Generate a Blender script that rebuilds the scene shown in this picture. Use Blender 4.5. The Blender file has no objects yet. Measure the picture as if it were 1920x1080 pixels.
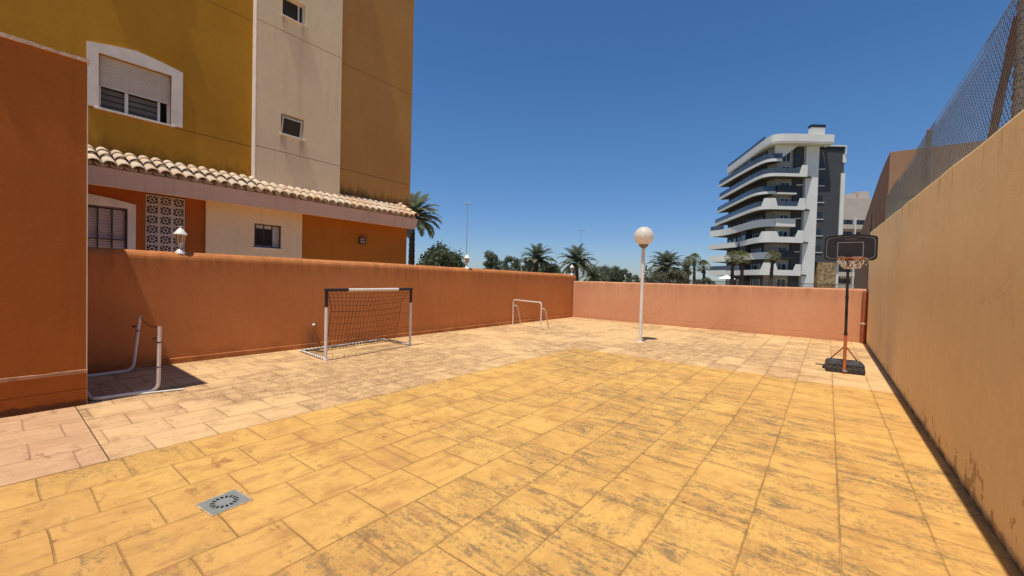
import bpy, math, random
from mathutils import Vector, Matrix
R = math.radians
rnd = random.Random(7)
scn = bpy.context.scene
col = scn.collection
PI = math.pi

# ------------------------------------------------------------------ helpers
class MB:
    """collects vertices and faces for one mesh object"""
    def __init__(s): s.v = []; s.f = []; s.sm = []
    def add(s, vs, fs, smooth=False):
        o = len(s.v); s.v.extend([tuple(p) for p in vs])
        for f in fs: s.f.append([i + o for i in f]); s.sm.append(smooth)
    def box(s, x0, x1, y0, y1, z0, z1, m=None):
        vs = [Vector(p) for p in ((x0,y0,z0),(x1,y0,z0),(x1,y1,z0),(x0,y1,z0),(x0,y0,z1),(x1,y0,z1),(x1,y1,z1),(x0,y1,z1))]
        if m is not None: vs = [m @ p for p in vs]
        s.add(vs, [(0,3,2,1),(4,5,6,7),(0,1,5,4),(1,2,6,5),(2,3,7,6),(3,0,4,7)])
    def bbox(s, x0, x1, y0, y1, z0, z1, b=.004, m=None):
        """box with chamfered edges"""
        vs = []; 
        X = (x0, x1); Y = (y0, y1); Z = (z0, z1)
        idx = {}
        for i in (0,1):
            for j in (0,1):
                for k in (0,1):
                    dx = b if i == 0 else -b; dy = b if j == 0 else -b; dz = b if k == 0 else -b
                    for a, p in enumerate(((X[i],Y[j]+dy,Z[k]+dz),(X[i]+dx,Y[j],Z[k]+dz),(X[i]+dx,Y[j]+dy,Z[k]))):
                        idx[(i,j,k,a)] = len(vs); q = Vector(p); vs.append(m @ q if m is not None else q)
        fs = []
        def q(*c): fs.append([idx[t] for t in c])
        q((0,0,0,0),(0,0,1,0),(0,1,1,0),(0,1,0,0)); q((1,0,0,0),(1,1,0,0),(1,1,1,0),(1,0,1,0))
        q((0,0,0,1),(1,0,0,1),(1,0,1,1),(0,0,1,1)); q((0,1,0,1),(0,1,1,1),(1,1,1,1),(1,1,0,1))
        q((0,0,0,2),(0,1,0,2),(1,1,0,2),(1,0,0,2)); q((0,0,1,2),(1,0,1,2),(1,1,1,2),(0,1,1,2))
        for i in (0,1):
            for j in (0,1): q((i,j,0,0),(i,j,0,1),(i,j,1,1),(i,j,1,0))
            for k in (0,1): q((i,0,k,0),(i,0,k,2),(i,1,k,2),(i,1,k,0))
        for j in (0,1):
            for k in (0,1): q((0,j,k,1),(0,j,k,2),(1,j,k,2),(1,j,k,1))
        for i in (0,1):
            for j in (0,1):
                for k in (0,1): q((i,j,k,0),(i,j,k,1),(i,j,k,2))
        s.add(vs, fs)
    def tube(s, path, r, n=8, cap=True, smooth=True):
        P = [Vector(p) for p in path]; rs = r if isinstance(r, (list, tuple)) else [r]*len(P)
        vs = []; fs = []; up = None
        for i, p in enumerate(P):
            d = (P[min(i+1,len(P)-1)] - P[max(i-1,0)])
            if d.length < 1e-9: d = Vector((0,0,1))
            d.normalize()
            if up is None: up = Vector((0,0,1)) if abs(d.z) < .9 else Vector((1,0,0))
            a = d.cross(up)
            if a.length < 1e-6: a = d.cross(Vector((1,0,0)))
            a.normalize(); b = a.cross(d); b.normalize(); up = b
            for k in range(n):
                t = 2*PI*k/n; vs.append(p + (a*math.cos(t) + b*math.sin(t))*rs[i])
        for i in range(len(P)-1):
            for k in range(n):
                fs.append((i*n+k, i*n+(k+1)%n, (i+1)*n+(k+1)%n, (i+1)*n+k))
        s.add(vs, fs, smooth)
        if cap and n > 2:
            s.add(vs[:n], [list(range(n))]); s.add(vs[-n:], [list(range(n))[::-1]])
    def lathe(s, prof, n=24, c=(0,0,0), smooth=True, rot=0.0):
        vs = []; fs = []
        for (r, z) in prof:
            for k in range(n):
                t = 2*PI*k/n + rot; vs.append((c[0]+r*math.cos(t), c[1]+r*math.sin(t), c[2]+z))
        for i in range(len(prof)-1):
            for k in range(n): fs.append((i*n+k, i*n+(k+1)%n, (i+1)*n+(k+1)%n, (i+1)*n+k))
        s.add(vs, fs, smooth)
        s.add(vs[:n], [list(range(n))[::-1]]); s.add(vs[-n:], [list(range(n))])
    def prism(s, poly, a0, a1, axis='x'):
        """polygon (two coords) extruded along axis between a0 and a1"""
        n = len(poly)
        def P(a, q):
            return {'x': (a, q[0], q[1]), 'y': (q[0], a, q[1]), 'z': (q[0], q[1], a)}[axis]
        vs = [P(a0, q) for q in poly] + [P(a1, q) for q in poly]
        fs = [list(range(n))[::-1], [n+i for i in range(n)]] + [(i, (i+1)%n, n+(i+1)%n, n+i) for i in range(n)]
        s.add(vs, fs)
    def build(s, name, m=None, parent=None, recalc=True):
        me = bpy.data.meshes.new(name)
        me.from_pydata(s.v, [], s.f); 
        me.polygons.foreach_set('use_smooth', s.sm)
        if recalc:
            import bmesh
            bm = bmesh.new(); bm.from_mesh(me); bmesh.ops.recalc_face_normals(bm, faces=bm.faces); bm.to_mesh(me); bm.free()
        me.update()
        o = bpy.data.objects.new(name, me); col.objects.link(o)
        if m: me.materials.append(m)
        if parent is not None: o.parent = parent
        return o

def tag(o, label=None, cat=None, group=None, kind=None):
    if label: o['label'] = label
    if cat: o['category'] = cat
    if group: o['group'] = group
    if kind: o['kind'] = kind
    return o
def thing(name, label, cat, loc=(0,0,0), rz=0.0, group=None):
    o = bpy.data.objects.new(name, None); col.objects.link(o)
    o.location = loc; o.rotation_euler = (0,0,rz); o.empty_display_size = .3
    return tag(o, label, cat, group)
def copy_tree(o, parent=None):
    c = o.copy(); col.objects.link(c)
    if parent is not None: c.parent = parent
    for ch in list(o.children): copy_tree(ch, c)
    return c
def bend(pts, r=.08, n=5):
    """polyline with rounded corners"""
    P = [Vector(p) for p in pts]; out = [P[0]]
    for i in range(1, len(P)-1):
        a = (P[i-1]-P[i]); b = (P[i+1]-P[i]); q = min(r, a.length*.45, b.length*.45)
        A = P[i] + a.normalized()*q; B = P[i] + b.normalized()*q
        for k in range(n+1):
            t = k/n; out.append(A*(1-t)**2 + P[i]*2*t*(1-t) + B*t*t)
    out.append(P[-1]); return out

# ------------------------------------------------------------------ materials
class NT:
    def __init__(s, name):
        s.m = bpy.data.materials.new(name); s.m.use_nodes = True; s.t = s.m.node_tree; s.t.nodes.clear()
        s.out = s.n('ShaderNodeOutputMaterial'); s.p = None
    def n(s, typ, **kw):
        o = s.t.nodes.new(typ)
        for k, v in kw.items():
            if k.startswith('_'): setattr(o, k[1:], v)
            else: s.set(o, k, v)
        return o
    def set(s, o, k, v):
        i = o.inputs[int(k[1:])] if k[0] == 'i' and k[1:].isdigit() else o.inputs[k]
        if hasattr(v, 'node'): s.t.links.new(v, i)
        elif hasattr(v, 'outputs'): s.t.links.new(v.outputs[0], i)
        else:
            if isinstance(v, (tuple, list)) and len(v) == 3 and i.type == 'RGBA': v = (*v, 1)
            i.default_value = v
    def pos(s):
        if s.p is None: s.p = s.n('ShaderNodeNewGeometry').outputs['Position']
        return s.p
    def map(s, v, scale=(1,1,1), loc=(0,0,0), rot=(0,0,0)):
        return s.n('ShaderNodeMapping', i0=v, i1=loc, i2=rot, i3=scale).outputs[0]
    def noise(s, v, scale=5, detail=5, rough=.55, dist=0.0, colr=False):
        o = s.n('ShaderNodeTexNoise', Vector=v, Scale=scale, Detail=detail, Roughness=rough, Distortion=dist)
        return o.outputs['Color' if colr else 'Fac']
    def rmp(s, v, a, b, c=0.0, d=1.0):
        return s.n('ShaderNodeMapRange', i0=v, i1=a, i2=b, i3=c, i4=d).outputs[0]
    def sm(s, v, a, b, c=0.0, d=1.0):
        return s.n('ShaderNodeMapRange', _interpolation_type='SMOOTHSTEP', i0=v, i1=a, i2=b, i3=c, i4=d).outputs[0]
    def m2(s, op, a, b=0.0):
        return s.n('ShaderNodeMath', _operation=op, i0=a, i1=b).outputs[0]
    def vm(s, op, a, b):
        return s.n('ShaderNodeVectorMath', _operation=op, i0=a, i1=b).outputs[0]
    def mix(s, f, a, b, mode='MIX'):
        o = s.t.nodes.new('ShaderNodeMix'); o.data_type = 'RGBA'; o.blend_type = mode
        s.set(o, 'i0', f); s.set(o, 'i6', a); s.set(o, 'i7', b); return o.outputs[2]
    def mixf(s, f, a, b):
        o = s.t.nodes.new('ShaderNodeMix'); o.data_type = 'FLOAT'
        s.set(o, 'i0', f); s.set(o, 'i2', a); s.set(o, 'i3', b); return o.outputs[0]
    def xyz(s, v):
        o = s.n('ShaderNodeSeparateXYZ', i0=v); return o.outputs
    def bsdf(s, color, rough=.8, spec=.3, height=None, bstr=.3, bdist=.01, metal=0.0, trans=None, **kw):
        b = s.n('ShaderNodeBsdfPrincipled', Roughness=rough, Metallic=metal)
        s.set(b, 'Base Color', color); s.set(b, 'Specular IOR Level', spec)
        for k, v in kw.items(): s.set(b, k.replace('_', ' '), v)
        if height is not None:
            bp = s.n('ShaderNodeBump', Strength=bstr, Distance=bdist, Height=height); s.set(b, 'Normal', bp.outputs[0])
        sh = b.outputs[0]
        if trans:
            tr = s.n('ShaderNodeBsdfTranslucent', Color=trans[1]); mx = s.n('ShaderNodeMixShader', i0=trans[0], i1=sh, i2=tr.outputs[0]); sh = mx.outputs[0]
        s.t.links.new(sh, s.out.inputs[0]); return s.m

def plain(name, c, rough=.5, spec=.4, metal=0.0, var=.12, nscale=6.0, bump=.0, dirt=None):
    t = NT(name); n = t.noise(t.pos(), nscale, 4)
    lo = tuple(x*(1-var) for x in c); hi = tuple(min(1, x*(1+var)) for x in c)
    c2 = t.mix(t.rmp(n, .3, .7), lo, hi)
    if dirt:
        c2 = t.mix(t.sm(t.noise(t.pos(), nscale*2.3, 6, .65), dirt[1], dirt[1]+.14, 0, dirt[2]), c2, dirt[0])
    return t.bsdf(c2, rough, spec, n if bump else None, bump, .01, metal)

def plaster(name, c, c2=None, dirt=(.10,.055,.03), streak=.25, grain=.35, topz=None, base=None, base_amt=.6, extra=None, patch=.5, scale=1.0):
    """painted render: cloudy patches, vertical rain streaks, rough grain"""
    t = NT(name); p = t.pos(); c2 = c2 or tuple(x*.8 for x in c)
    f = t.rmp(t.noise(p, .55*scale, 4, .6), .32, .68)
    cc = t.mix(t.m2('MULTIPLY', f, patch*2 if patch < .5 else 1.0), c, c2)
    st = t.noise(t.map(p, (5,5,.35)), 1.3*scale, 5, .6)
    cc = t.mix(t.sm(st, .5, .78, 0, streak), cc, dirt)
    sp = t.noise(p, 42, 3, .7)
    cc = t.mix(t.rmp(sp, .35, .7, 0, .14), cc, tuple(x*.55 for x in c))
    z = t.xyz(p)[2]
    if topz is not None:
        k = t.m2('MULTIPLY', t.sm(z, topz-.55, topz-.02), t.rmp(t.noise(t.map(p, (4,4,.6)), 1.7, 5, .65), .35, .72))
        cc = t.mix(t.m2('MULTIPLY', k, .5), cc, dirt)
    if base is not None:
        k = t.m2('MULTIPLY', t.sm(z, base, 0.0), t.rmp(t.noise(t.map(p, (2.5,2.5,5)), 1.6, 6, .65), .3, .65))
        cc = t.mix(t.m2('MULTIPLY', k, base_amt), cc, dirt)
    if extra: cc = extra(t, p, cc)
    ve = t.n('ShaderNodeTexVoronoi', _feature='DISTANCE_TO_EDGE', Vector=t.vm('ADD', p, t.vm('MULTIPLY', t.vm('SUBTRACT', t.noise(p, 2.2, 6, .7, colr=True), (.5,.5,.5)), (.7,.7,.7))), Scale=.55)
    ck = t.m2('MULTIPLY', t.sm(ve.outputs['Distance'], .006, .0015), t.sm(t.noise(t.vm('ADD', p, (4.4,2.2,9.1)), .9, 3), .52, .62))
    cc = t.mix(t.m2('MULTIPLY', ck, .22), cc, tuple(x*.35 for x in c))
    mt = t.noise(p, 6.5, 6, .7); cc = t.mix(t.sm(mt, .42, .7, 0, .22), cc, tuple(x*.72 for x in c))
    g = t.m2('ADD', t.m2('MULTIPLY', t.noise(p, 95, 3, .6), .6), t.m2('MULTIPLY', t.noise(p, 9, 3), .55))
    return t.bsdf(cc, .92, .12, g, grain, .012)

def paving(name, base, base2, rust, dark, dark_amt=.5, dark_mask=(.5,.62), lines=(.13,.065,.02), dens=.5, streak_amt=.6, field=None, jvis=(.35,.95), spk_lo=.50, halo_amt=.45, tint=None):
    """stamped concrete slabs with pressed joints, rust blotches and grime"""
    t = NT(name); p = t.pos(); x, y, z = t.xyz(p)[:3]
    wob = t.vm('MULTIPLY', t.vm('SUBTRACT', t.noise(p, 3.2, 3, colr=True), (.5,.5,.5)), (.018,.018,0))
    pw = t.vm('ADD', p, wob); xyzw = t.xyz(pw)
    bv = t.n('ShaderNodeCombineXYZ', i0=t.m2('ADD', xyzw[1], 40*.44), i1=t.m2('ADD', xyzw[0], 4.37+20*.896)).outputs[0]
    bk = t.n('ShaderNodeTexBrick', _offset=.5, _offset_frequency=2, _squash=1.0, Vector=bv, Color1=(0,0,0), Color2=(1,1,1), Mortar=(.5,.5,.5), Scale=1.0)
    for k, v in (('Mortar Size', .0055), ('Mortar Smooth', .45), ('Bias', 0.0), ('Brick Width', .44), ('Row Height', .448)): t.set(bk, k, v)
    joint = bk.outputs['Fac']; bid = t.n('ShaderNodeSeparateColor', i0=bk.outputs['Color']).outputs[0]
    bk2 = t.n('ShaderNodeTexBrick', _offset=.5, _offset_frequency=2, _squash=1.0, Vector=bv, Scale=1.0)
    for k_, v_ in (('Mortar Size', .05), ('Mortar Smooth', 1.0), ('Bias', 0.0), ('Brick Width', .44), ('Row Height', .448)): t.set(bk2, k_, v_)
    halo = bk2.outputs['Fac']
    # colour clouds, slab to slab differences
    cl = t.noise(p, .8, 5, .6); cc = t.mix(t.rmp(cl, .3, .7), base, base2)
    if tint: cc = t.mix(tint(t, x, y), cc, tint.col)
    cc = t.mix(t.rmp(bid, 0, 1, 0, .18), cc, rust)
    cc = t.mix(t.m2('MULTIPLY', halo, t.rmp(t.noise(p, 2.9, 5, .65), .38, .66, 0, halo_amt)), cc, rust)
    fine = t.noise(p, 26, 6, .7)
    cc = t.mix(t.rmp(fine, .3, .75, 0, .42), cc, tuple(v*.58 for v in base2))
    mo = t.noise(t.vm('ADD', p, (5.3, 1.9, 0)), 3.4, 7, .68, .4)
    cc = t.mix(t.sm(mo, .44, .66, 0, .75), cc, tuple(v*.66+w*.12 for v, w in zip(base2, rust)))
    # slate relief streaks, two grains blended over the court
    shift = t.n('ShaderNodeCombineXYZ', i0=t.m2('MULTIPLY', bid, 13.0), i1=t.m2('MULTIPLY', bid, 7.0), i2=0.0).outputs[0]
    pb = t.vm('ADD', p, shift)
    s1 = t.noise(t.map(pb, (1.6, 7.5, 1), rot=(0,0,R(22))), 1.35, 7, .66, .8)
    s2 = t.noise(t.map(pb, (7.0, 1.8, 1), rot=(0,0,R(-20))), 1.35, 7, .66, .5)
    rel = t.mixf(t.sm(t.m2('ADD', x, t.m2('ADD', t.m2('MULTIPLY', cl, 2.0), t.m2('MULTIPLY', t.m2('SUBTRACT', bid, .5), 4.5))), -2.8, -.8), s2, s1)
    zone = t.rmp(t.noise(p, .45, 3, .55), .35, .68)
    k = t.m2('MULTIPLY', t.sm(rel, .49, .66), t.rmp(zone, 0, 1, .3, 1.0))
    cc = t.mix(t.m2('MULTIPLY', k, streak_amt), cc, rust)
    # blotches the size of a hand
    bl = t.noise(t.map(p, (5.5, 9, 1)), .95, 5, .6, .8)
    k = t.m2('MULTIPLY', t.sm(t.m2('ADD', t.m2('MULTIPLY', bl, .72), t.m2('MULTIPLY', t.noise(p, 21, 4, .7), .28)), .548, .635), t.rmp(t.noise(p, 1.3, 4), .38, .62))
    cc = t.mix(t.m2('MULTIPLY', k, .62), cc, tuple(v*.6 for v in rust))
    # grime: fine speckle inside big soft islands and along streaks
    isl = t.noise(t.vm('ADD', p, (3.1, 8.7, 0)), .42, 4, .62)
    if field: isl = t.m2('ADD', isl, field(t, x, y))
    isl = t.m2('ADD', isl, t.m2('MULTIPLY', t.m2('SUBTRACT', bid, .5), .16))
    isl = t.m2('ADD', isl, t.m2('MULTIPLY', halo, .05))
    m1 = t.sm(isl, dark_mask[0], dark_mask[1])
    spk = t.m2('ADD', t.m2('ADD', t.m2('MULTIPLY', t.noise(p, 34, 5, .75), .42), t.m2('MULTIPLY', t.noise(p, 5.5, 6, .7), .34)), t.m2('MULTIPLY', rel, .30))
    k = t.m2('MULTIPLY', m1, t.sm(spk, spk_lo, spk_lo+.13))
    cc = t.mix(t.m2('MULTIPLY', k, dark_amt), cc, dark)
    # scattered small spots and pale chips
    vo = t.n('ShaderNodeTexVoronoi', Vector=p, Scale=7.0); d = vo.outputs['Distance']; cs = t.n('ShaderNodeSeparateColor', i0=vo.outputs['Color']).outputs
    k = t.m2('MULTIPLY', t.sm(d, .16, .09), t.m2('GREATER_THAN', cs[0], .9)); cc = t.mix(t.m2('MULTIPLY', k, .55), cc, tuple(v*.45 for v in rust))
    vo = t.n('ShaderNodeTexVoronoi', Vector=p, Scale=5.0); d = vo.outputs['Distance']; cs = t.n('ShaderNodeSeparateColor', i0=vo.outputs['Color']).outputs
    k = t.m2('MULTIPLY', t.sm(d, .05, .03), t.m2('GREATER_THAN', cs[1], .93)); cc = t.mix(k, cc, (.8,.74,.6))
    # joints
    jn = t.m2('MULTIPLY', joint, t.rmp(t.noise(p, 1.9, 4, .6), .34, .62, jvis[0], jvis[1]))
    cc = t.mix(jn, cc, lines)
    h = t.m2('SUBTRACT', t.m2('ADD', t.m2('MULTIPLY', rel, .5), t.m2('MULTIPLY', fine, .16)), t.m2('ADD', t.m2('MULTIPLY', joint, .9), t.m2('MULTIPLY', halo, .25)))
    rough = t.rmp(fine, .3, .7, .62, .9)
    return t.bsdf(cc, rough, .22, h, .7, .018)

def gauss(t, x, y, cx, cy, sx, sy, amp):
    a = t.m2('POWER', t.m2('DIVIDE', t.m2('SUBTRACT', x, cx), sx), 2.0); b = t.m2('POWER', t.m2('DIVIDE', t.m2('SUBTRACT', y, cy), sy), 2.0)
    return t.m2('MULTIPLY', t.m2('POWER', 2.718, t.m2('MULTIPLY', t.m2('ADD', a, b), -1.0)), amp)
def fsum(*gs):
    def f(t, x, y):
        o = None
        for g in gs:
            k = gauss(t, x, y, *g); o = k if o is None else t.m2('ADD', o, k)
        return o
    return f

M = {}
def pinker(t, x, y): return t.m2('MULTIPLY', t.sm(y, 4.2, .4), t.rmp(t.noise(t.pos(), .9, 3), .3, .7, .45, .95))
pinker.col = (.68,.42,.215)
def worn(t, x, y): return t.m2('MULTIPLY', t.sm(t.m2('SUBTRACT', y, t.m2('MULTIPLY', x, .35)), 3.2, 1.2), t.rmp(t.noise(t.pos(), .7, 4), .3, .7, .3, .9))
worn.col = (.62,.33,.10)
M['yellow'] = paving('yellow_stamped_concrete', (.78,.475,.128), (.66,.355,.095), (.36,.15,.06), (.185,.135,.065), .85, (.43,.60), dens=.5, streak_amt=.7, lines=(.27,.14,.045), jvis=(.15,.80), halo_amt=.2, tint=worn,
    field=fsum((-.6,2.3,1.3,.9,.20), (-1.9,4.7,1.2,.7,.22), (-1.6,1.0,1.0,.6,.14), (-3.5,1.3,.9,1.6,-.2), (0.3,5.5,.6,2.5,.05)))
M['pink'] = paving('pink_stamped_concrete', (.80,.555,.25), (.73,.46,.205), (.47,.24,.12), (.31,.175,.085), .85, (.42,.58), streak_amt=.65, lines=(.27,.16,.085), jvis=(.0,.8), spk_lo=.465, halo_amt=.2, tint=pinker,
    field=fsum((-5.7,2.4,.8,1.1,.22), (-5.9,4.6,1.1,1.6,.15), (-1.5,10.0,2.8,1.2,.09), (-6,12,2.5,2,-.08), (-5.0,.9,.7,.4,-.25), (-5.0,6.5,.5,2.0,-.1)))
M['pinker'] = paving('rose_stamped_concrete', (.67,.42,.23), (.60,.345,.18), (.44,.21,.11), (.22,.12,.08), .4, (.56,.7), streak_amt=.5, lines=(.34,.18,.10), jvis=(.0,.9), halo_amt=.3)

def left_stain(t, p, cc):
    x, y, z = t.xyz(p)[:3]
    g = gauss(t, y, z, 4.05, .16, .17, .24, 1.0)
    k = t.m2('MULTIPLY', g, t.rmp(t.noise(t.map(p, (6,6,1.5)), 2.0, 5), .3, .6, .45, 1.0))
    cc = t.mix(t.m2('MULTIPLY', k, .75), cc, (.06,.045,.03))
    return cc
def peel(t, p, cc):
    x, y, z = t.xyz(p)[:3]
    n = t.noise(t.map(p, (1,1,1)), 6.5, 7, .66)
    lim = t.m2('ADD', t.rmp(z, 0.03, .5, .10, -.10), t.rmp(y, 2.0, 9.0, .03, -.04))
    k = t.sm(t.m2('ADD', n, lim), .62, .64)
    cc = t.mix(t.m2('MULTIPLY', k, .75), cc, (.40,.24,.10))
    k = t.m2('MULTIPLY', t.sm(z, .09, .0), t.rmp(t.noise(p, 6, 4), .3, .6, .4, 1.0)); cc = t.mix(k, cc, (.07,.045,.025))
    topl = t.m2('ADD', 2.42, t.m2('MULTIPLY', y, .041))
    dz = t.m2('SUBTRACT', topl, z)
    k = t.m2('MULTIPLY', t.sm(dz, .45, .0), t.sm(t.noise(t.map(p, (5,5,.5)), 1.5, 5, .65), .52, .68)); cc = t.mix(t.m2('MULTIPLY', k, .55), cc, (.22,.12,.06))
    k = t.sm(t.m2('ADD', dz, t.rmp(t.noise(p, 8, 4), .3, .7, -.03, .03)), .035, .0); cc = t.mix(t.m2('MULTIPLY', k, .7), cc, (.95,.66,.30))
    dk = t.m2('MULTIPLY', gauss(t, y, z, 11.5, .5, 1.6, .9, .6), t.rmp(t.noise(t.map(p, (5,5,.5)), 2.0, 5), .35, .65)); cc = t.mix(dk, cc, (.40,.28,.17))
    return cc
def crack(t, p, cc):
    x, y, z = t.xyz(p)[:3]
    ln = t.m2('ABSOLUTE', t.m2('SUBTRACT', z, t.m2('ADD', .165, t.m2('MULTIPLY', t.noise(t.map(p, (1,0,0)), 1.8, 6, .7), .06))))
    k = t.m2('MULTIPLY', t.sm(ln, .010, .003), t.m2('MULTIPLY', t.sm(x, -6.5, -4.5), t.rmp(t.noise(p, 2.5, 3), .38, .6)))
    return t.mix(t.m2('MULTIPLY', k, .6), cc, (.25,.11,.06))
M['terra'] = plaster('terracotta_render', (.64,.245,.082), (.55,.20,.062), (.13,.05,.022), .14, .6, topz=1.74, base=.3, extra=left_stain)
M['back'] = plaster('salmon_render', (.66,.33,.18), (.61,.285,.15), (.28,.12,.06), .12, .5, topz=1.44, base=.15, base_amt=.35, extra=crack)
def foot(t, p, cc):
    z = t.xyz(p)[2]; n = t.noise(t.map(p, (3,3,1)), 3.0, 5, .65)
    k = t.sm(t.m2('ADD', z, t.m2('MULTIPLY', t.m2('SUBTRACT', .5, n), .10)), .085, .05); cc = t.mix(t.m2('MULTIPLY', k, .85), cc, (.07,.035,.02))
    ln = t.m2('ABSOLUTE', t.m2('SUBTRACT', z, t.m2('ADD', .13, t.m2('MULTIPLY', t.noise(t.map(p, (0,1,0)), 2.6, 6, .7), .10))))
    return t.mix(t.m2('MULTIPLY', t.sm(ln, .007, .002), .6), cc, (.07,.03,.015))
M['block'] = plaster('brown_terracotta_render', (.46,.145,.03), (.38,.118,.024), (.14,.05,.02), .18, .9, base=.25, base_amt=.5, extra=foot)
M['right'] = plaster('tan_render', (.93,.715,.375), (.89,.655,.325), (.42,.27,.13), .09, .45, extra=peel)
def sooty(z0, z1, c, amt):
    def f(t, p, cc):
        z = t.xyz(p)[2]; n = t.noise(t.map(p, (3,3,1.2)), 2.6, 6, .7)
        k = t.sm(t.m2('ADD', z, t.m2('MULTIPLY', t.m2('SUBTRACT', .5, n), .8)), z1, z0); return t.mix(t.m2('MULTIPLY', k, amt), cc, c)
    return f
def sill_runs(t, p, cc):
    x, y, z = t.xyz(p)[:3]
    n = t.rmp(t.noise(t.map(p, (9,9,.7)), 1.6, 5, .65), .36, .66)
    for zt in (4.97, 7.91):
        for yc in (4.62, 5.10):
            g = gauss(t, y, z, yc, zt-.12, .07, .26, 1.0); cc = t.mix(t.m2('MULTIPLY', t.m2('MULTIPLY', g, n), t.m2('MULTIPLY', t.m2('LESS_THAN', z, zt), .8)), cc, (.30,.17,.08))
    return cc
M['mustard'] = plaster('mustard_render', (.56,.27,.026), (.46,.21,.024), (.16,.075,.02), .2, .3, extra=sooty(3.72, 4.15, (.10,.05,.012), .55))
M['ochre'] = plaster('ochre_render', (.56,.285,.085), (.51,.24,.065), (.26,.12,.05), .2, .3, extra=sooty(3.72, 4.2, (.06,.035,.015), .85))
M['cream'] = plaster('cream_render', (.93,.72,.43), (.86,.64,.38), (.46,.29,.16), .2, .35, extra=sill_runs)
M['gf_orange'] = plaster('orange_render', (.50,.17,.022), (.43,.145,.02), (.16,.06,.02), .2, .3)
M['gf_red'] = plaster('red_terracotta_render', (.46,.125,.028), (.39,.105,.024), (.16,.05,.02), .2, .3)
M['fascia'] = plaster('pinkish_beige_render', (.80,.52,.34), (.72,.45,.29), (.3,.17,.10), .3, .3)
M['neigh'] = plaster('brown_render', (.36,.215,.135), (.31,.18,.11), (.2,.11,.07), .3, .4)
M['dulmortar'] = plain('dull_mortar', (.46,.33,.19), .95, .1, 0, .25, 14, .5)
M['cap'] = plain('pinkish_render_lip', (.46,.25,.15), .95, .1, 0, .25, 14, .5)
M['mortar'] = plain('pale_mortar', (.66,.50,.36), .95, .1, 0, .25, 14, .5, dirt=((.25,.17,.10), .55, .6))
M['trim'] = plain('white_trim', (.80,.69,.56), .8, .2, 0, .1, 4, .2)
M['pvc'] = plain('white_window_plastic', (.74,.68,.60), .4, .4, 0, .05)
M['white'] = plain('white_paint', (.76,.72,.66), .45, .4, 0, .08, 8, dirt=((.35,.22,.12), .62, .5))
M['rustwhite'] = plain('chipped_white_tube_paint', (.72,.66,.58), .5, .4, 0, .1, 9, .2, dirt=((.16,.06,.03), .60, .9))
M['black'] = plain('black_plastic', (.022,.020,.020), .45, .4, 0, .2)
M['blackbase'] = plain('dusty_black_plastic', (.035,.033,.033), .55, .35, 0, .35, 14, .2, dirt=((.14,.11,.08), .55, .5))
M['board'] = plain('dark_board_plastic', (.028,.025,.028), .42, .4, 0, .15)
M['boardline'] = plain('grey_board_line', (.24,.225,.215), .6, .3)
M['orange'] = plain('orange_painted_steel', (.46,.13,.045), .5, .4, 0, .15, 10, dirt=((.16,.06,.03), .58, .6))
M['rimorange'] = plain('orange_rim_paint', (.40,.12,.05), .6, .3)
M['rope'] = plain('cream_net_cord', (.50,.38,.27), .9, .1, 0, .35, 20)
M['net'] = plain('dark_net_cord', (.06,.028,.018), .9, .1)
M['iron'] = plain('dark_brown_iron', (.045,.022,.016), .55, .4)
M['galv'] = plain('galvanised_wire', (.20,.23,.25), .5, .4, .0, .25, 9)
M['post'] = plain('weathered_steel_post', (.20,.14,.10), .7, .3, .2, .3, 8, .2, dirt=((.07,.05,.035), .52, .7))
M['rustpost'] = plain('rusty_steel_brace', (.17,.075,.045), .8, .2, 0, .25, 8, .2)
M['drainp'] = plain('grey_drain_plastic', (.21,.22,.20), .6, .35, 0, .12, 12, dirt=((.5,.4,.25), .6, .5))
M['hole'] = plain('drain_hole_dark', (.012,.010,.009), .9, .05)
M['cementpipe'] = plain('downpipe_paint', (.33,.10,.04), .6, .3)
M['brass'] = plain('brown_lamp_frame', (.09,.05,.03), .5, .4, .3)
M['lanternglass'] = plain('amber_lantern_glass', (.34,.26,.14), .2, .5)
M['lampglass'] = plain('milky_lamp_glass', (.50,.42,.32), .25, .5)
M['screen'] = plain('white_breeze_block', (.64,.52,.42), .85, .2, 0, .1, 6, .2)
M['dark'] = plain('dark_interior', (.012,.010,.010), .9, .05)
M['shutter'] = plain('roller_shutter_plastic', (.62,.53,.44), .5, .3, 0, .06)
M['gfshutter'] = plain('dim_shutter_plastic', (.66,.50,.42), .5, .3)
M['greyw'] = plaster('dark_grey_cladding', (.085,.085,.09), (.07,.07,.075), (.05,.05,.05), .15, .2)
M['whitew'] = plaster('white_tower_render', (.76,.74,.68), (.70,.68,.62), (.5,.46,.4), .15, .15)
M['offw'] = plaster('warm_tower_render', (.40,.36,.31), (.34,.31,.27), (.3,.26,.22), .2, .15)
M['beige'] = plaster('beige_far_render', (.58,.50,.42), (.52,.44,.37), (.35,.28,.22), .2, .15)
M['cap_and_shade'] = plain('black_cap_and_shade', (.016,.017,.022), .5, .4)
M['cable'] = plain('black_cable', (.015,.012,.012), .6, .3)
M['umbrella'] = plain('white_parasol_cloth', (.75,.74,.72), .8, .2)
M['lampmetal'] = plain('pale_blue_grey_metal', (.32,.38,.45), .4, .5, .2)

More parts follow.
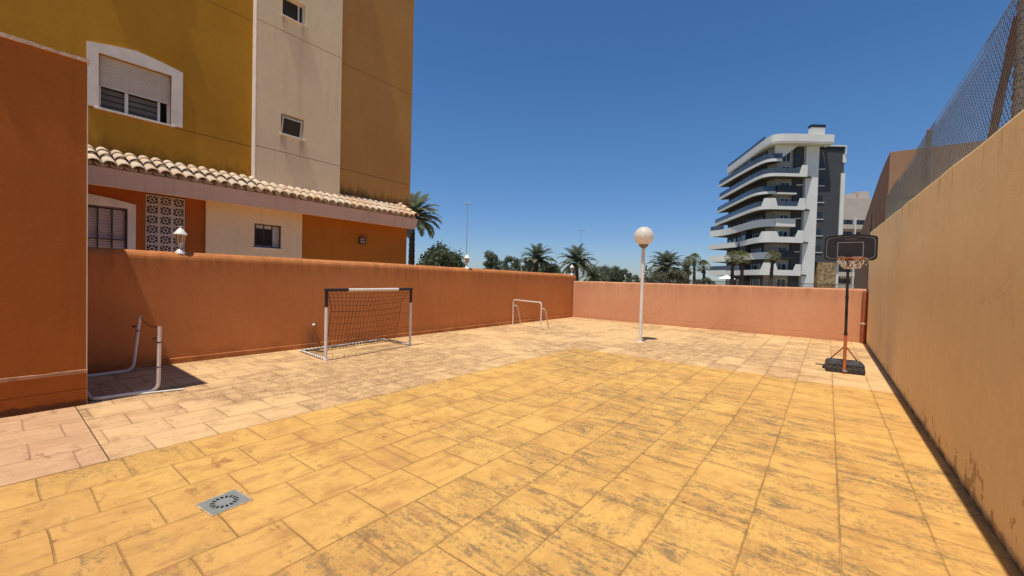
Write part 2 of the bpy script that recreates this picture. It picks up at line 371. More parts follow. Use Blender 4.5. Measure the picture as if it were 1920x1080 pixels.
def glassy(name, c, rough=.08, curtain=None, spec=.5):
    t = NT(name); n = t.noise(t.pos(), 1.5, 2)
    cc = t.mix(t.rmp(n, .3, .7), c, tuple(v*1.6 for v in c))
    if curtain:
        z = t.xyz(t.pos())[2]
        st = t.m2('FRACT', t.m2('MULTIPLY', z, curtain[1])); cc = t.mix(t.sm(st, .3, .2), cc, curtain[0])
    return t.bsdf(cc, rough, spec, n, .02, .01)
M['glass'] = glassy('dark_window_glass', (.018,.020,.024))
M['brownglass'] = glassy('brown_tinted_glass', (.040,.032,.022), .3, None, .12)
M['railglass'] = glassy('smoked_balcony_glass', (.05,.06,.075), .06)
M['bandglass'] = glassy('window_with_blind', (.11,.095,.075), .3, ((.035,.03,.025), 9.0), .12)

def globe_mat():
    t = NT('opal_globe_plastic'); p = t.pos(); z = t.xyz(p)[2]
    k = t.m2('ADD', t.rmp(z, 2.38, 2.60, .85, 0), t.rmp(t.noise(t.map(p, (14,14,2.5)), 1.5, 4), .3, .7, -.3, .3))
    cc = t.mix(t.sm(k, .1, 1.0), (.87,.85,.79), (.55,.38,.20))
    sp = t.noise(p, 26, 5, .7); cc = t.mix(t.sm(sp, .6, .72, 0, .4), cc, (.4,.3,.18))
    return t.bsdf(cc, .4, .35, trans=(.5, (.9,.82,.7)))
M['globe'] = globe_mat()

def tile_mat():
    t = NT('weathered_clay_tile'); p = t.pos()
    n = t.noise(p, 3.0, 5, .65); cc = t.mix(t.rmp(n, .3, .7), (.70,.52,.33), (.55,.33,.18))
    cc = t.mix(t.rmp(t.noise(p, .9, 2), .4, .6, 0, .5), cc, (.72,.60,.44))
    k = t.sm(t.noise(p, 7.5, 7, .72), .52, .66); cc = t.mix(t.m2('MULTIPLY', k, .55), cc, (.16,.12,.085))
    return t.bsdf(cc, .9, .15, t.noise(p, 40, 4), .3, .01)
M['tile'] = tile_mat()
def stone_mat():
    t = NT('rough_stone_cladding'); p = t.pos()
    v = t.n('ShaderNodeTexVoronoi', Vector=p, Scale=1.6); c = t.mix(t.n('ShaderNodeSeparateColor', i0=v.outputs['Color']).outputs[0], (.46,.32,.16), (.26,.17,.08))
    c = t.mix(t.sm(t.noise(p, 2.5, 4), .5, .65), c, (.10,.07,.04)); return t.bsdf(c, .9, .1)
M['stone'] = stone_mat()
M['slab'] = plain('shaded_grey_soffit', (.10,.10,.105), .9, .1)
def leaf_mat(name, c, c2, tr=.25, sc=1.2, hi=None):
    t = NT(name); p = t.pos(); n = t.noise(p, sc, 4, .7)
    cc = t.mix(t.rmp(n, .35, .65), c, c2)
    n2 = t.noise(p, sc*9, 2); cc = t.mix(t.rmp(n2, .4, .7, 0, .6), cc, hi or tuple(min(1, v*1.8) for v in c2))
    return t.bsdf(cc, .55, .3, trans=(tr, tuple(min(1, v*1.6) for v in c2)))
M['palm'] = leaf_mat('palm_leaf_grey_green', (.085,.105,.06), (.19,.205,.125), .35, .9, (.34,.34,.23))
M['palmdark'] = leaf_mat('palm_leaf_dark_green', (.065,.080,.046), (.14,.155,.09), .3, .9, (.28,.28,.17))
M['fan'] = leaf_mat('fan_palm_leaf', (.075,.08,.03), (.17,.165,.065), .2, 1.0)
M['leaf'] = leaf_mat('dark_green_leaf', (.048,.060,.034), (.100,.115,.062), .25, 1.0)
M['leaf2'] = leaf_mat('mid_green_leaf', (.062,.076,.048), (.125,.14,.088), .25, .8)
M['olive'] = leaf_mat('olive_brown_leaf', (.070,.075,.040), (.14,.13,.07), .25, .9)
M['bark'] = plain('rough_bark', (.075,.052,.036), .95, .1, 0, .4, 8, .8)
M['palmbark'] = plain('palm_trunk_bark', (.085,.060,.040), .95, .1, 0, .45, 9, .9)
def ground_mat():
    t = NT('dry_earth'); p = t.pos(); n = t.noise(p, .15, 6, .6)
    return t.bsdf(t.mix(t.rmp(n, .3, .7), (.34,.27,.17), (.24,.21,.11)), .95, .1, t.noise(p, 2, 5), .4, .05)
M['ground'] = ground_mat()

# ------------------------------------------------------------------ ground
def sheet(name, x0, x1, y0, y1, z, m, lab):
    b = MB(); nx = max(1, int((x1-x0)/2)); b.add([(x0,y0,z),(x1,y0,z),(x1,y1,z),(x0,y1,z)], [(0,1,2,3)])
    o = b.build(name, m); tag(o, lab, None, None, 'structure'); return o
sheet('ground', -900, 900, -300, 1500, -.03, M['ground'], 'dry earth running out to the horizon beyond the walls')
sheet('yellow_paving', -4.37, .869, -6.0, 7.98, 0.0, M['yellow'], 'yellow stamped concrete floor of the court')
b = MB()
b.add([(-8.3,.60,0),(-4.37,.60,0),(-4.37,7.98,0),(-8.3,7.98,0)], [(0,1,2,3)])
b.add([(-8.3,7.98,0),(.95,7.98,0),(.95,14.8,0),(-8.3,14.8,0)], [(0,1,2,3)])
tag(b.build('pink_paving', M['pink']), 'sandy pink stamped concrete border along left and back walls', None, None, 'structure')
sheet('rose_paving', -8.3, -4.378, -6.0, .592, 0.0, M['pinker'], 'rose pink stamped concrete patch beside the projecting wall')
M['bounce'] = plain('pale_bounce_concrete', (.66,.56,.44), .9, .2, 0, .15, 2)
sheet('bounce_strip', -10.93, -8.49, -12, 15, -.012, M['bounce'], 'unseen pale strip behind left wall, added to bounce light onto apartment house')  # unseen sheet added to bounce sunlight up onto the house front
b = MB()   # open joint between the pours
for (x0,x1,y0,y1) in ((-8.3,-4.37,.592,.60),(-4.378,-4.37,-6,.592)): b.add([(x0,y0,-.006),(x1,y0,-.006),(x1,y1,-.006),(x0,y1,-.006)], [(0,1,2,3)])
tag(b.build('paving_joint', plain('joint_dirt', (.10,.06,.03), .95, .1)), 'dark open joint between pours of concrete', None, None, 'structure')

# ------------------------------------------------------------------ boundary walls
def wall_run(name, m, axis, face, back, a0, a1, topf, label, skirt=None, rnd_r=.05, step=.16, seed=1, jit=.004, parent=None, batter=0.0):
    """wall with softly rounded coping; face/back are coordinates across, a0..a1 along, topf(a) the height"""
    r = random.Random(seed); b = MB(); n = max(2, int((a1-a0)/step)); rings = []
    w = abs(back-face); sg = 1 if back > face else -1
    off = [r.uniform(-1,1) for _ in range(n+1)]
    for it in range(3): off = [(off[max(0,i-1)]+off[i]+off[min(n,i+1)])/3 for i in range(n+1)]
    for i in range(n+1):
        a = a0+(a1-a0)*i/n; h = topf(a) + off[i]*jit*2.2; q = []
        q.append((face, -.02)); 
        if skirt: q = [(face-sg*skirt[1], -.02), (face-sg*skirt[1], skirt[0]-.008), (face, skirt[0])]
        q.append((face, h-rnd_r))
        for k in range(1, 6):
            t = PI/2*k/5; q.append((face+sg*rnd_r*(1-math.cos(t)), h-rnd_r+rnd_r*math.sin(t)))
        for k in range(0, 5):
            t = PI/2*k/5; q.append((back-sg*rnd_r*(1-math.sin(t)), h-rnd_r+rnd_r*math.cos(t)))
        q.append((back, h-rnd_r)); q.append((back, -.02))
        q = [(c+sg*batter*max(0, z)/1.8, z) for c, z in q]
        rings.append([((c, a, z) if axis == 'y' else (a, c, z)) for c, z in q])
    k = len(rings[0]); vs = [p for rg in rings for p in rg]; fs = []
    for i in range(n):
        for j in range(k-1): fs.append((i*k+j, i*k+j+1, (i+1)*k+j+1, (i+1)*k+j))
    b.add(vs, fs, not skirt)
    b.add(rings[0], [list(range(k))]); b.add(rings[-1], [list(range(k))[::-1]])
    o = b.build(name, m, parent)
    if label: tag(o, label, 'wall')
    return o

LW = -8.18
wall_run('boundary_wall', M['terra'], 'y', LW, LW-.3, .70, 14.96, lambda a: 1.785 - max(0, a-6)*.0055, 'long terracotta boundary wall behind the football goals', skirt=(.09,.012), rnd_r=.125, seed=3, batter=.055)  # added batter leans the face back to catch more grazing sun
wall_run('boundary_wall', M['back'], 'x', 14.66, 14.94, LW+.002, .868, lambda a: 1.475, 'low salmon pink boundary wall closing the far end of the court', rnd_r=.06, seed=4)
wall_run('boundary_wall', M['right'], 'y', .869, 1.12, -6.0, 14.94, lambda a: 2.435+.041*a, 'tall tan boundary wall with peeling paint under the wire fence', rnd_r=.03, seed=5, jit=.006)
# projecting block close to the camera
blk = thing('projecting_wall', 'tall brown terracotta block wall with skirting at left edge', 'wall', (0,0,0))
BX = -6.366
b = MB(); b.box(-9.6, BX, -7.0, .68, -.02, 3.69); b.build('wall', M['block'], blk)
b = MB(); b.box(BX-.01, BX+.018, -7.0, .683, -.02, .352); b.build('skirting', M['block'], blk)
b = MB(); n = 60
for i in range(n):
    y0 = -7+7.69*i/n; y1 = -7+7.69*(i+1)/n; b.box(BX-.005, BX+.026+rnd.uniform(-.004,.004), y0, y1, .352, .384+rnd.uniform(-.003,.004))
b.build('skirting_cap', M['cap'], blk)
b = MB()
for i in range(n):
    y0 = -7+7.70*i/n; y1 = -7+7.70*(i+1)/n; b.box(-9.6, BX+.02+rnd.uniform(-.006,.006), y0, y1, 3.69, 3.722+rnd.uniform(-.006,.006))
b.build('coping', M['mortar'], blk)
b = MB(); b.box(BX-.012, BX+.006, .681, .688, .0, 3.69); b.build('corner_bead', M['trim'], blk)

# downpipe in the far corner
pp = thing('downpipe', 'terracotta painted downpipe in far corner beside tan wall', 'pipe', (.80,14.585,0))
b = MB(); b.tube([(0,0,.0),(0,0,1.40)], .055, 12); b.build('pipe', M['cementpipe'], pp)
b = MB(); b.tube([(0,0,.52),(0,0,.56)], .061, 12); b.build('bracket', M['white'], pp)

# outlet pipe low in the left wall
op = thing('outlet_pipe', 'short white outlet pipe stub in terracotta wall above dark stain', 'pipe', (LW, 4.07, .46))
b = MB(); prof = [(.0,.03),(.09,.03)]
b.tube([(-.03,0,0),(.085,0,-.004)], .024, 14, cap=False); b.tube([(.085,0,-.004),(-.03,0,0)], .018, 14, cap=False)
for k in range(14):
    pass
b.build('pipe', M['pvc'], op)
b = MB(); b.tube([(-.02,0,0),(.0,0,0)], .0175, 12); b.build('bore', M['hole'], op)

# ------------------------------------------------------------------ wire fence on the right wall
fence = thing('wire_fence', 'galvanised chain link fence on top of the tall tan wall', 'fence', (.99, 4.2, 2.58))
FX = 0.0; oy, oz = 4.2, 2.58
def wtop(y): return 2.435+.041*y+.01
def ftop(y): return 3.63 - .03*math.sin(PI*((y-4.5)/3.45 % 1.0))
b = MB(); Y0, Y1 = .4, 12.75; pitch = .070; sl = 1.15
def clip_line(y0, z0, dy, dz):
    pts = []; L = 3.2; n = 44
    for i in range(n+1):
        y = y0 + dy*L*i/n; z = z0 + dz*L*i/n
        if Y0 <= y <= Y1 and wtop(y) <= z <= ftop(y): pts.append((y, z))
    return pts
for sgn in (1, -1):
    c = Y0-3
    while c < Y1+3:
        l = math.hypot(1, sl); pts = clip_line(c, 2.35, sgn/l, sl/l)
        if len(pts) > 2:
            path = [(FX + sgn*.003, y-oy, z-oz) for y, z in (pts[0], pts[len(pts)//2], pts[-1])]
            b.tube(path, .0023, 4, cap=False)
        c += pitch
b.build('wire_mesh', M['galv'], fence, recalc=False)
b = MB()
b.tube([(FX, y-oy, ftop(y)-oz) for y in [Y0+(Y1-Y0)*i/60 for i in range(61)]], .004, 5)
b.tube([(FX, y-oy, wtop(y)+.03-oz) for y in [Y0+(Y1-Y0)*i/60 for i in range(61)]], .003, 5)
b.build('tension_wire', M['galv'], fence, recalc=False)
for y, r_ in ((4.5,.032),(7.95,.026),(12.7,.026),(1.0,.03)):
    b = MB(); b.tube([(.035, y-oy, wtop(y)-.05-oz), (.035, y-oy, ftop(y)+.05-oz)], r_, 12); b.lathe([(.034,0),(.03,.02),(.01,.03)], 12, (.035, y-oy, ftop(y)+.05-oz)); b.build('post', M['post'], fence)
b = MB(); b.tube([(.03, 5.16-oy, wtop(5.16)-.02-oz), (.03, 4.58-oy, 3.50-oz)], .026, 10); b.build('brace', M['rustpost'], fence)
b = MB(); r2 = random.Random(5)     # tie wire ends bundled round the near post
for k in range(16):
    z = wtop(4.2)+.03+k*.056; a0 = r2.uniform(0, 6)
    b.tube([(.035+.034*math.cos(a0+t*.9), 4.5-oy+.034*math.sin(a0+t*.9), z-oz+.004*t) for t in range(8)], .004, 4)
b.build('tie_wire', M['post'], fence, recalc=False)

# ------------------------------------------------------------------ neighbour house
nb = thing('neighbour_house', 'plain brown rendered house wall rising behind the wire fence', 'house', (1.2,14.98,0))
prof = [(0,-.02),(16,-.02),(16,4.02),(12.7,4.24),(9.5,4.5),(6.8,4.76),(4.6,4.98),(2.7,5.14),(1.2,5.19),(0,5.19)]
b = MB(); b.prism(prof, 0, 8.0, 'x'); b.build('wall', M['neigh'], nb)
b = MB(); b.box(.0, 8.0, -.012, -.003, 3.93, 3.955); b.build('drip_groove', M['iron'], nb)
b = MB(); b.tube([(-.03,5.2,1.0),(-.03,5.2,4.3)], .025, 8); b.build('cable_duct', M['post'], nb)

# ------------------------------------------------------------------ apartment house on the left
apt = thing('apartment_house', 'mustard and cream apartment house with clay tile eaves behind left wall', 'house', (0,0,0))
FXW = -11.2
def ywall(b, x0, x1, y0, y1, z0, z1, holes):
    """wall slab in the yz plane with rectangular holes (grid split)"""
    ys = sorted(set([y0,y1]+[h[0] for h in holes]+[h[1] for h in holes])); zs = sorted(set([z0,z1]+[h[2] for h in holes]+[h[3] for h in holes]))
    def solid(i, j):
        if i < 0 or j < 0 or i >= len(ys)-1 or j >= len(zs)-1: return False
        cy = (ys[i]+ys[i+1])/2; cz = (zs[j]+zs[j+1])/2
        return not any(h[0] < cy < h[1] and h[2] < cz < h[3] for h in holes)
    for i in range(len(ys)-1):
        for j in range(len(zs)-1):
            if not solid(i, j): continue
            a, c, d, e = ys[i], ys[i+1], zs[j], zs[j+1]
            b.add([(x1,a,d),(x1,c,d),(x1,c,e),(x1,a,e)], [(0,1,2,3)]); b.add([(x0,a,d),(x0,c,d),(x0,c,e),(x0,a,e)], [(3,2,1,0)])
            if not solid(i-1, j): b.add([(x0,a,d),(x1,a,d),(x1,a,e),(x0,a,e)], [(0,1,2,3)])
            if not solid(i+1, j): b.add([(x0,c,d),(x1,c,d),(x1,c,e),(x0,c,e)], [(3,2,1,0)])
            if not solid(i, j-1): b.add([(x0,a,d),(x1,a,d),(x1,c,d),(x0,c,d)], [(3,2,1,0)])
            if not solid(i, j+1): b.add([(x0,a,e),(x1,a,e),(x1,c,e),(x0,c,e)], [(0,1,2,3)])
GROOVE = (4.535, 7.535, 10.535)
def bands(z0, z1):
    out = []; a = z0
    for g in GROOVE:
        if z0 < g < z1: out.append((a, g-.007)); a = g+.007
    out.append((a, z1)); return out
ZT = 13.5
STY = 2.94
bigwin = [(1.35, 2.45, 4.57+k*STY, 5.61+k*STY) for k in range(3)]
b = MB()
for z0, z1 in bands(3.5, ZT): ywall(b, FXW-.25, FXW, -9.0, 4.0, z0, z1, [(h[0],h[1],max(z0,h[2]),min(z1,h[3])) for h in bigwin if h[2] < z1 and h[3] > z0])
b.build('mustard_wall', M['mustard'], apt)
b = MB()
for z0, z1 in bands(3.5, ZT): b.box(FXW-5, FXW, 6.16, 8.76, z0, z1)
o = b.build('ochre_wall', M['ochre'], apt)
b = MB(); b.box(FXW-4.9, FXW-.26, -8.9, 8.6, -.02, ZT-.05); b.build('core', M['ochre'], apt)
twin = [(4.57, 5.13, 4.99+k*STY, 5.50+k*STY) for k in range(3)]
b = MB()
for z0, z1 in bands(3.45, ZT): ywall(b, FXW-.2, FXW+.2, 4.0, 6.15, z0, z1, [(h[0],h[1],max(z0,h[2]),min(z1,h[3])) for h in twin if h[2] < z1 and h[3] > z0])
b.build('stair_tower', M['cream'], apt)
b = MB()
for g in GROOVE:
    b.box(FXW-.24, FXW-.012, -9, 3.99, g-.007, g+.007); b.box(FXW-.19, FXW+.19, 4.0, 6.149, g-.007, g+.007); b.box(FXW-.3, FXW-.012, 6.17, 8.74, g-.007, g+.007)
b.build('shadow_groove', plain('groove_shadow_render', (.16,.10,.05), .95, .1), apt)
b = MB(); b.box(FXW+.002, FXW+.203, 3.985, 3.999, 3.6, ZT); b.build('sunlit_side_strip', M['trim'], apt)  # added pale strip: sunlit brightness of the tower side put into its colour
# big windows with gabled surrounds
for k, (y0, y1, z0, z1) in enumerate(bigwin):
    w = MB(); yc = (y0+y1)/2
    outer = [(1.19,z0-.005),(2.64,z0-.005),(2.64,z0+1.18),(yc,z0+1.31),(1.19,z0+1.18)]
    # surround in four pieces round the opening
    for poly in ([(1.19,z0),(y0,z0),(y0,z1),(1.19,z1)], [(y1,z0),(2.64,z0),(2.64,z1),(y1,z1)], [(1.19,z1),(2.64,z1),(2.64,z0+1.18),(2.28,z0+1.255),(yc,z0+1.31),(1.55,z0+1.255),(1.19,z0+1.18)]):
        w.prism(poly, FXW-.01, FXW+.02, 'x')
    win = w.build('window', M['trim'], apt)
    s = MB(); s.bbox(FXW-.2, FXW+.05, y0-.06, y1+.06, z0-.035, z0-.003, .004); s.build('sill', M['trim'], win)
    s = MB()
    zs = z0+.475; x0 = FXW-.085
    nl = 16
    for q in range(nl):
        a = zs+(z1-zs)*q/nl; c = zs+(z1-zs)*(q+1)/nl
        s.add([(x0,y0+.03,a),(x0,y1-.03,a),(x0+.010,y1-.03,a+.008),(x0+.010,y0+.03,a+.008),(x0+.010,y0+.03,c-.006),(x0+.010,y1-.03,c-.006)], [(0,1,2,3),(3,2,5,4)])
    s.box(x0-.005, x0+.018, y0+.03, y1-.03, zs-.03, zs)
    s.build('roller_shutter', M['shutter'], win)
    f = MB(); xf = FXW-.16
    f.box(xf-.02, xf+.06, y0, y0+.045, z0, z1); f.box(xf-.02, xf+.06, y1-.045, y1, z0, z1); f.box(xf-.02, xf+.05, y0+.045, y1-.045, z0, z0+.04); f.box(xf-.02, xf+.045, y0+.045, y1-.045, z1-.04, z1)
    f.box(xf-.02, xf+.045, y0+.39, y0+.44, z0+.04, z1-.04); f.box(xf-.02, xf+.04, y1-.2, y1-.16, z0+.04, z1-.04)
    fr = f.build('frame', M['pvc'], win)
    g = MB(); g.box(xf-.012, xf-.004, y0+.045, y1-.2, z0+.04, z1-.04); g.build('pane', M['bandglass'], win)
    g = MB(); g.box(xf-.018, xf-.010, y1-.16, y1-.045, z0+.04, z1-.04); g.build('open_gap', M['dark'], win)
for k, (y0, y1, z0, z1) in enumerate(twin):
    X = FXW+.2
    f = MB(); xf = X-.11
    f.box(xf-.03, xf+.02, y0, y0+.03, z0, z1); f.box(xf-.03, xf+.02, y1-.03, y1, z0, z1); f.box(xf-.03, xf+.02, y0+.03, y1-.03, z0, z0+.03); f.box(xf-.03, xf+.02, y0+.03, y1-.03, z1-.03, z1)
    win = f.build('small_window', M['pvc'], apt)
    s = MB(); s.bbox(X-.12, X+.035, y0-.03, y1+.04, z0-.03, z0-.002, .004); s.build('sill', M['trim'], win)
    g = MB(); g.box(xf-.06, xf-.05, y0+.02, y1-.02, z0+.02, z1-.02); g.build('pane', M['brownglass'], win)
    if k == 0:   # tilted sash
        m = Matrix.Translation((xf+.01, (y0+y1)/2, z0+.03)) @ Matrix.Rotation(R(12), 4, 'Y')
        s = MB()
        for (a,c,d,e) in ((-.24,-.215,0,.42),(.215,.24,0,.42),(-.215,.215,0,.025),(-.215,.215,.395,.42)): s.box(-.012,.012,a,c,d,e,m)
        s.build('sash', M['pvc'], win)
        s = MB(); s.box(-.004,.004,-.215,.215,.025,.395,m); s.build('sash_pane', M['brownglass'], win)
    else:
        s = MB(); s.box(xf-.02, xf+.012, y1-.14, y1-.11, z0+.03, z1-.03); s.build('mullion', M['pvc'], win)
# ground floor
GX = -10.95
gw = (.50, 1.73, 1.25, 2.67); sw = (3.96, 4.56, 2.09, 2.66); sc = (1.995, 2.645, .4, 3.03)
b = MB(); ywall(b, GX-.2, GX, -7.0, 3.0, -.02, 3.06, [gw, sc]); b.build('ground_floor_wall', M['gf_red'], apt)
b = MB(); ywall(b, GX-.2, GX+.055, 3.0, 5.08, -.02, 3.06, [sw]); b.build('ground_floor_bay', M['cream'], apt)
b = MB(); b.box(GX-4.5, GX, 5.08, 8.46, -.02, 3.06); b.build('ground_floor_end_wall', M['gf_orange'], apt)
b = MB(); b.box(GX-.6, GX-.45, -6.9, 5.0, -.01, 3.0); b.build('inner_wall', M['dark'], apt)
# grilled window
w = MB()
for poly in ([(.38,1.2),(gw[0],1.2),(gw[0],gw[3]),(.38,gw[3])], [(gw[1],1.2),(1.85,1.2),(1.85,gw[3]),(gw[1],gw[3])], [(.38,gw[3]),(1.85,gw[3]),(1.85,2.76),(1.5,2.83),(1.115,2.875),(.73,2.83),(.38,2.76)]):
    w.prism(poly, GX-.01, GX+.022, 'x')
win = w.build('grilled_window', M['trim'], apt)
s = MB(); nl = 34
for q in range(nl):
    a = gw[2]+(gw[3]-gw[2])*q/nl; c = gw[2]+(gw[3]-gw[2])*(q+1)/nl
    s.add([(GX-.07,gw[0],a),(GX-.07,gw[1],a),(GX-.058,gw[1],a+.008),(GX-.058,gw[0],a+.008),(GX-.058,gw[0],c-.005),(GX-.058,gw[1],c-.005)], [(0,1,2,3),(3,2,5,4)])
s.build('roller_shutter', M['gfshutter'], win)
def grille(y0, y1, z0, z1, x, ny, zr, parent, r=.009):
    g = MB()
    for i in range(ny+1):
        y = y0+(y1-y0)*i/ny; g.box(x-r, x+r, y-r, y+r, z0, z1)
    for z in [z0, z1]+zr: g.box(x-r*1.2, x+r*1.2, y0-r, y1+r, z-r*.9, z+r*.9)
    return g.build('grille', M['iron'], parent)
grille(gw[0]+.03, gw[1]-.02, gw[2], gw[3]-.03, GX-.02, 6, [2.05], win, .011)
# small barred window
f = MB(); xf = GX-.09; y0,y1,z0,z1 = sw
for (a,c,d,e) in ((y0,y0+.04,z0,z1),(y1-.16,y1,z0,z1),(y0+.04,y1-.16,z0,z0+.05),(y0+.04,y1-.16,z1-.10,z1)): f.box(xf-.02, xf+.02, a, c, d, e)
win = f.build('barred_window', M['pvc'], apt)
g = MB(); g.box(xf-.012, xf-.004, y0+.04, y1-.16, z0+.05, z1-.10); g.build('pane', M['brownglass'], win)
s = MB(); s.bbox(GX-.1, GX+.085, y0-.03, y1+.03, z0-.03, z0-.002, .004); s.build('sill', M['trim'], win)
grille(y0+.02, y1-.02, z0+.02, z1-.02, GX+.04, 3, [], win, .012)
# breeze block screen
s = MB(); cw = .2133; ch = .2; sx0, sx1 = GX-.07, GX-.005
for i in range(3):
    for j in range(13):
        yc = sc[0]+cw*(i+.5) + .005; zc = 3.03-ch*(j+.5)-.02; hw, hh = cw/2-.002, ch/2-.002; T = .019
        for (a,c,d,e) in ((-hw,-hw+T,-hh,hh),(hw-T,hw,-hh,hh),(-hw+T,hw-T,-hh,-hh+T),(-hw+T,hw-T,hh-T,hh)): s.box(sx0, sx1, yc+a, yc+c, zc+d, zc+e)
        q = .040
        for sy in (1,-1):      # inner diamond and corner struts
            for sz in (1,-1):
                m = Matrix.Translation((0, yc, zc))
                p0 = Vector((0, sy*q, 0)); p1 = Vector((0, 0, sz*q))
                d = (p1-p0).normalized(); nrm = Vector((0, d.z, -d.y))*.007
                s.add([(x, yc+v.y, zc+v.z) for x in (sx0+.006, sx1-.003) for v in (p0+nrm, p1+nrm, p1-nrm, p0-nrm)], [(0,1,2,3),(7,6,5,4),(0,4,5,1),(1,5,6,2),(2,6,7,3),(3,7,4,0)])
        for ang in range(8):
            t = ang*PI/4 + PI/8*0
            if ang % 2 == 0: a, e = q, (hw-T+.002)
            else: a, e = q*.72, (hw-T)*1.22
            d = Vector((0, math.cos(t), math.sin(t))); nrm = Vector((0, -d.z, d.y))*.0065
            p0 = d*a; p1 = d*e
            s.add([(x, yc+v.y, zc+v.z) for x in (sx0+.004, sx1-.005) for v in (p0+nrm, p1+nrm, p1-nrm, p0-nrm)], [(0,1,2,3),(7,6,5,4),(0,4,5,1),(1,5,6,2),(2,6,7,3),(3,7,4,0)])
s.build('breeze_block_screen', M['screen'], apt)
# square wall light
l = MB()
for (a,c,d,e) in ((-.1,-.08,-.1,.1),(.08,.1,-.1,.1),(-.08,.08,-.1,-.08),(-.08,.08,.08,.1),(-.008,.008,-.08,.08),(-.08,-.008,-.008,.008),(.008,.08,-.008,.008)): l.box(GX+.002, GX+.07, 6.84+a, 6.84+c, 2.5+d, 2.5+e)
wl = l.build('wall_light', M['iron'], apt)
l = MB(); l.box(GX+.003, GX+.055, 6.765, 6.915, 2.425, 2.575); l.build('diffuser', M['lampglass'], wl)
# fascia beam, soffit, tiled lean-to roof
b = MB(); b.box(GX-.05, -10.55, -9.0, 8.46, 3.063, 3.12)
b.build('soffit', M['fascia'], apt)
b = MB(); b.prism([(-9.0,2.985),(8.38,2.985),(8.5,3.31),(-9.0,3.31)], -10.55, -10.43, 'x'); b.build('fascia', M['fascia'], apt)
b = MB(); b.prism([(-11.18,3.13),(-10.56,3.13),(-10.44,3.315),(-11.18,3.70)], -9.0, 8.44, 'y'); b.build('roof_bed', M['mortar'], apt)
t_ = MB(); r3 = random.Random(21); pit = .2; c0 = -8.9
def rz(x): return 3.30 + (-10.36-x)*.50
ncol = int((8.36-c0)/pit)
for i in range(ncol):
    yc = c0+(i+.5)*pit
    for cs in range(3):
        xf = -10.36 - cs*.31; xb = xf-.37
        if xb < -11.19: xb = -11.19
        if 4.0 < yc < 6.15 and xb < -10.99: xb = -10.99
        if xf-xb < .05: continue
        j = r3.uniform(-.012,.012); jz = r3.uniform(-.004,.006)
        for kind in (0, 1):       # 0 pan, 1 cover
            n = 8; vs = []; fs = []; y0 = yc + (pit/2 if kind == 0 else 0) + r3.uniform(-.006,.006)
            for (x, rr, lift) in ((xf+j, .104 if kind else .088, .012), (xb, .086 if kind else .10, 0.0)):
                for lay in (0, .013):
                    for k in range(n+1):
                        t = PI*k/n; cy = math.cos(t)*(rr-lay*.6)
                        if kind: zz = .03 + math.sin(t)*(rr*.92-lay) + lift
                        else: zz = .052 - math.sin(t)*(rr*.36) + lay*.6 + lift*.3
                        vs.append((x-(.05 if not kind and cs == 0 and x > xb+.1 else 0), y0+cy, rz(x)+zz+jz))
            m = n+1
            for k in range(n):
                fs += [(k, k+1, 2*m+k+1, 2*m+k), (m+k, 3*m+k, 3*m+k+1, m+k+1), (k, m+k, m+k+1, k+1)]
            fs += [(0, 2*m, 3*m, m), (n, m+n, 3*m+n, 2*m+n)]
            t_.add(vs, fs, True)
# verge tiles at the end
for cs in range(4):
    xf = -10.34-cs*.24; xb = xf-.30; vs = []; fs = []; n = 8
    for (x, rr, l) in ((xf, .115, .03), (xb, .095, 0)):
        for k in range(n+1):
            t = PI*k/n; vs.append((x, 8.37+math.cos(t)*rr, rz(x)+.06+math.sin(t)*rr+l))
    for k in range(n): fs.append((k, k+1, n+2+k, n+1+k))
    t_.add(vs, fs, True)
roof = t_.build('tile_roof', M['tile'], apt, recalc=False)
c_ = MB(); pts = []
y = -8.8
while y < 3.95:
    ph = ((y-c0)/pit) % 1.0; pts.append((-10.64, y, rz(-10.64)+.075+.085*max(0, math.sin(PI*ph))**.7)); y += .02
c_.tube(pts, .012, 5); c_.build('cable', M['cable'], apt, recalc=False)

# ------------------------------------------------------------------ wall lanterns
def lantern():
    root = thing('wall_lantern', '', 'lantern')
    b = MB(); b.lathe([(.085,0),(.08,.03),(.045,.07),(.03,.085),(.016,.10),(.014,.15),(.024,.165),(.022,.18)], 20); b.build('base', M['white'], root)
    b = MB(); b.lathe([(.042,.18),(.053,.195),(.05,.20)], 6); b.lathe([(.078,.335),(.082,.345)], 6)
    for k in range(6):
        t = 2*PI*k/6; b.tube([(.05*math.cos(t),.05*math.sin(t),.198),(.078*math.cos(t),.078*math.sin(t),.34)], .006, 5)
    b.build('lantern_frame', M['white'], root)
    b = MB(); b.lathe([(.046,.20),(.073,.334)], 6, smooth=False); b.build('lantern_glass', M['lanternglass'], root)
    b = MB(); b.lathe([(.105,.345),(.10,.36),(.072,.39),(.052,.425),(.036,.44),(.02,.45),(.012,.465),(.018,.478),(.006,.49)], 20); b.build('cap', M['white'], root)
    return root
L0 = lantern()
for i, (y, lab) in enumerate(((1.95, 'white lantern on the wall top in front of the breeze block screen'), (8.6, 'white lantern on the wall top below the tall street light'), (14.75, 'white lantern on the wall top at the far corner'))):
    o = L0 if i == 0 else copy_tree(L0)
    o.location = (LW-.15, y, 1.775-max(0, y-6)*.0055-.024); o['label'] = lab; o.scale = (.9,.9,.92); o['group'] = 'white lanterns along the terracotta wall'
    o.rotation_euler = (0, 0, .2+i*.35)

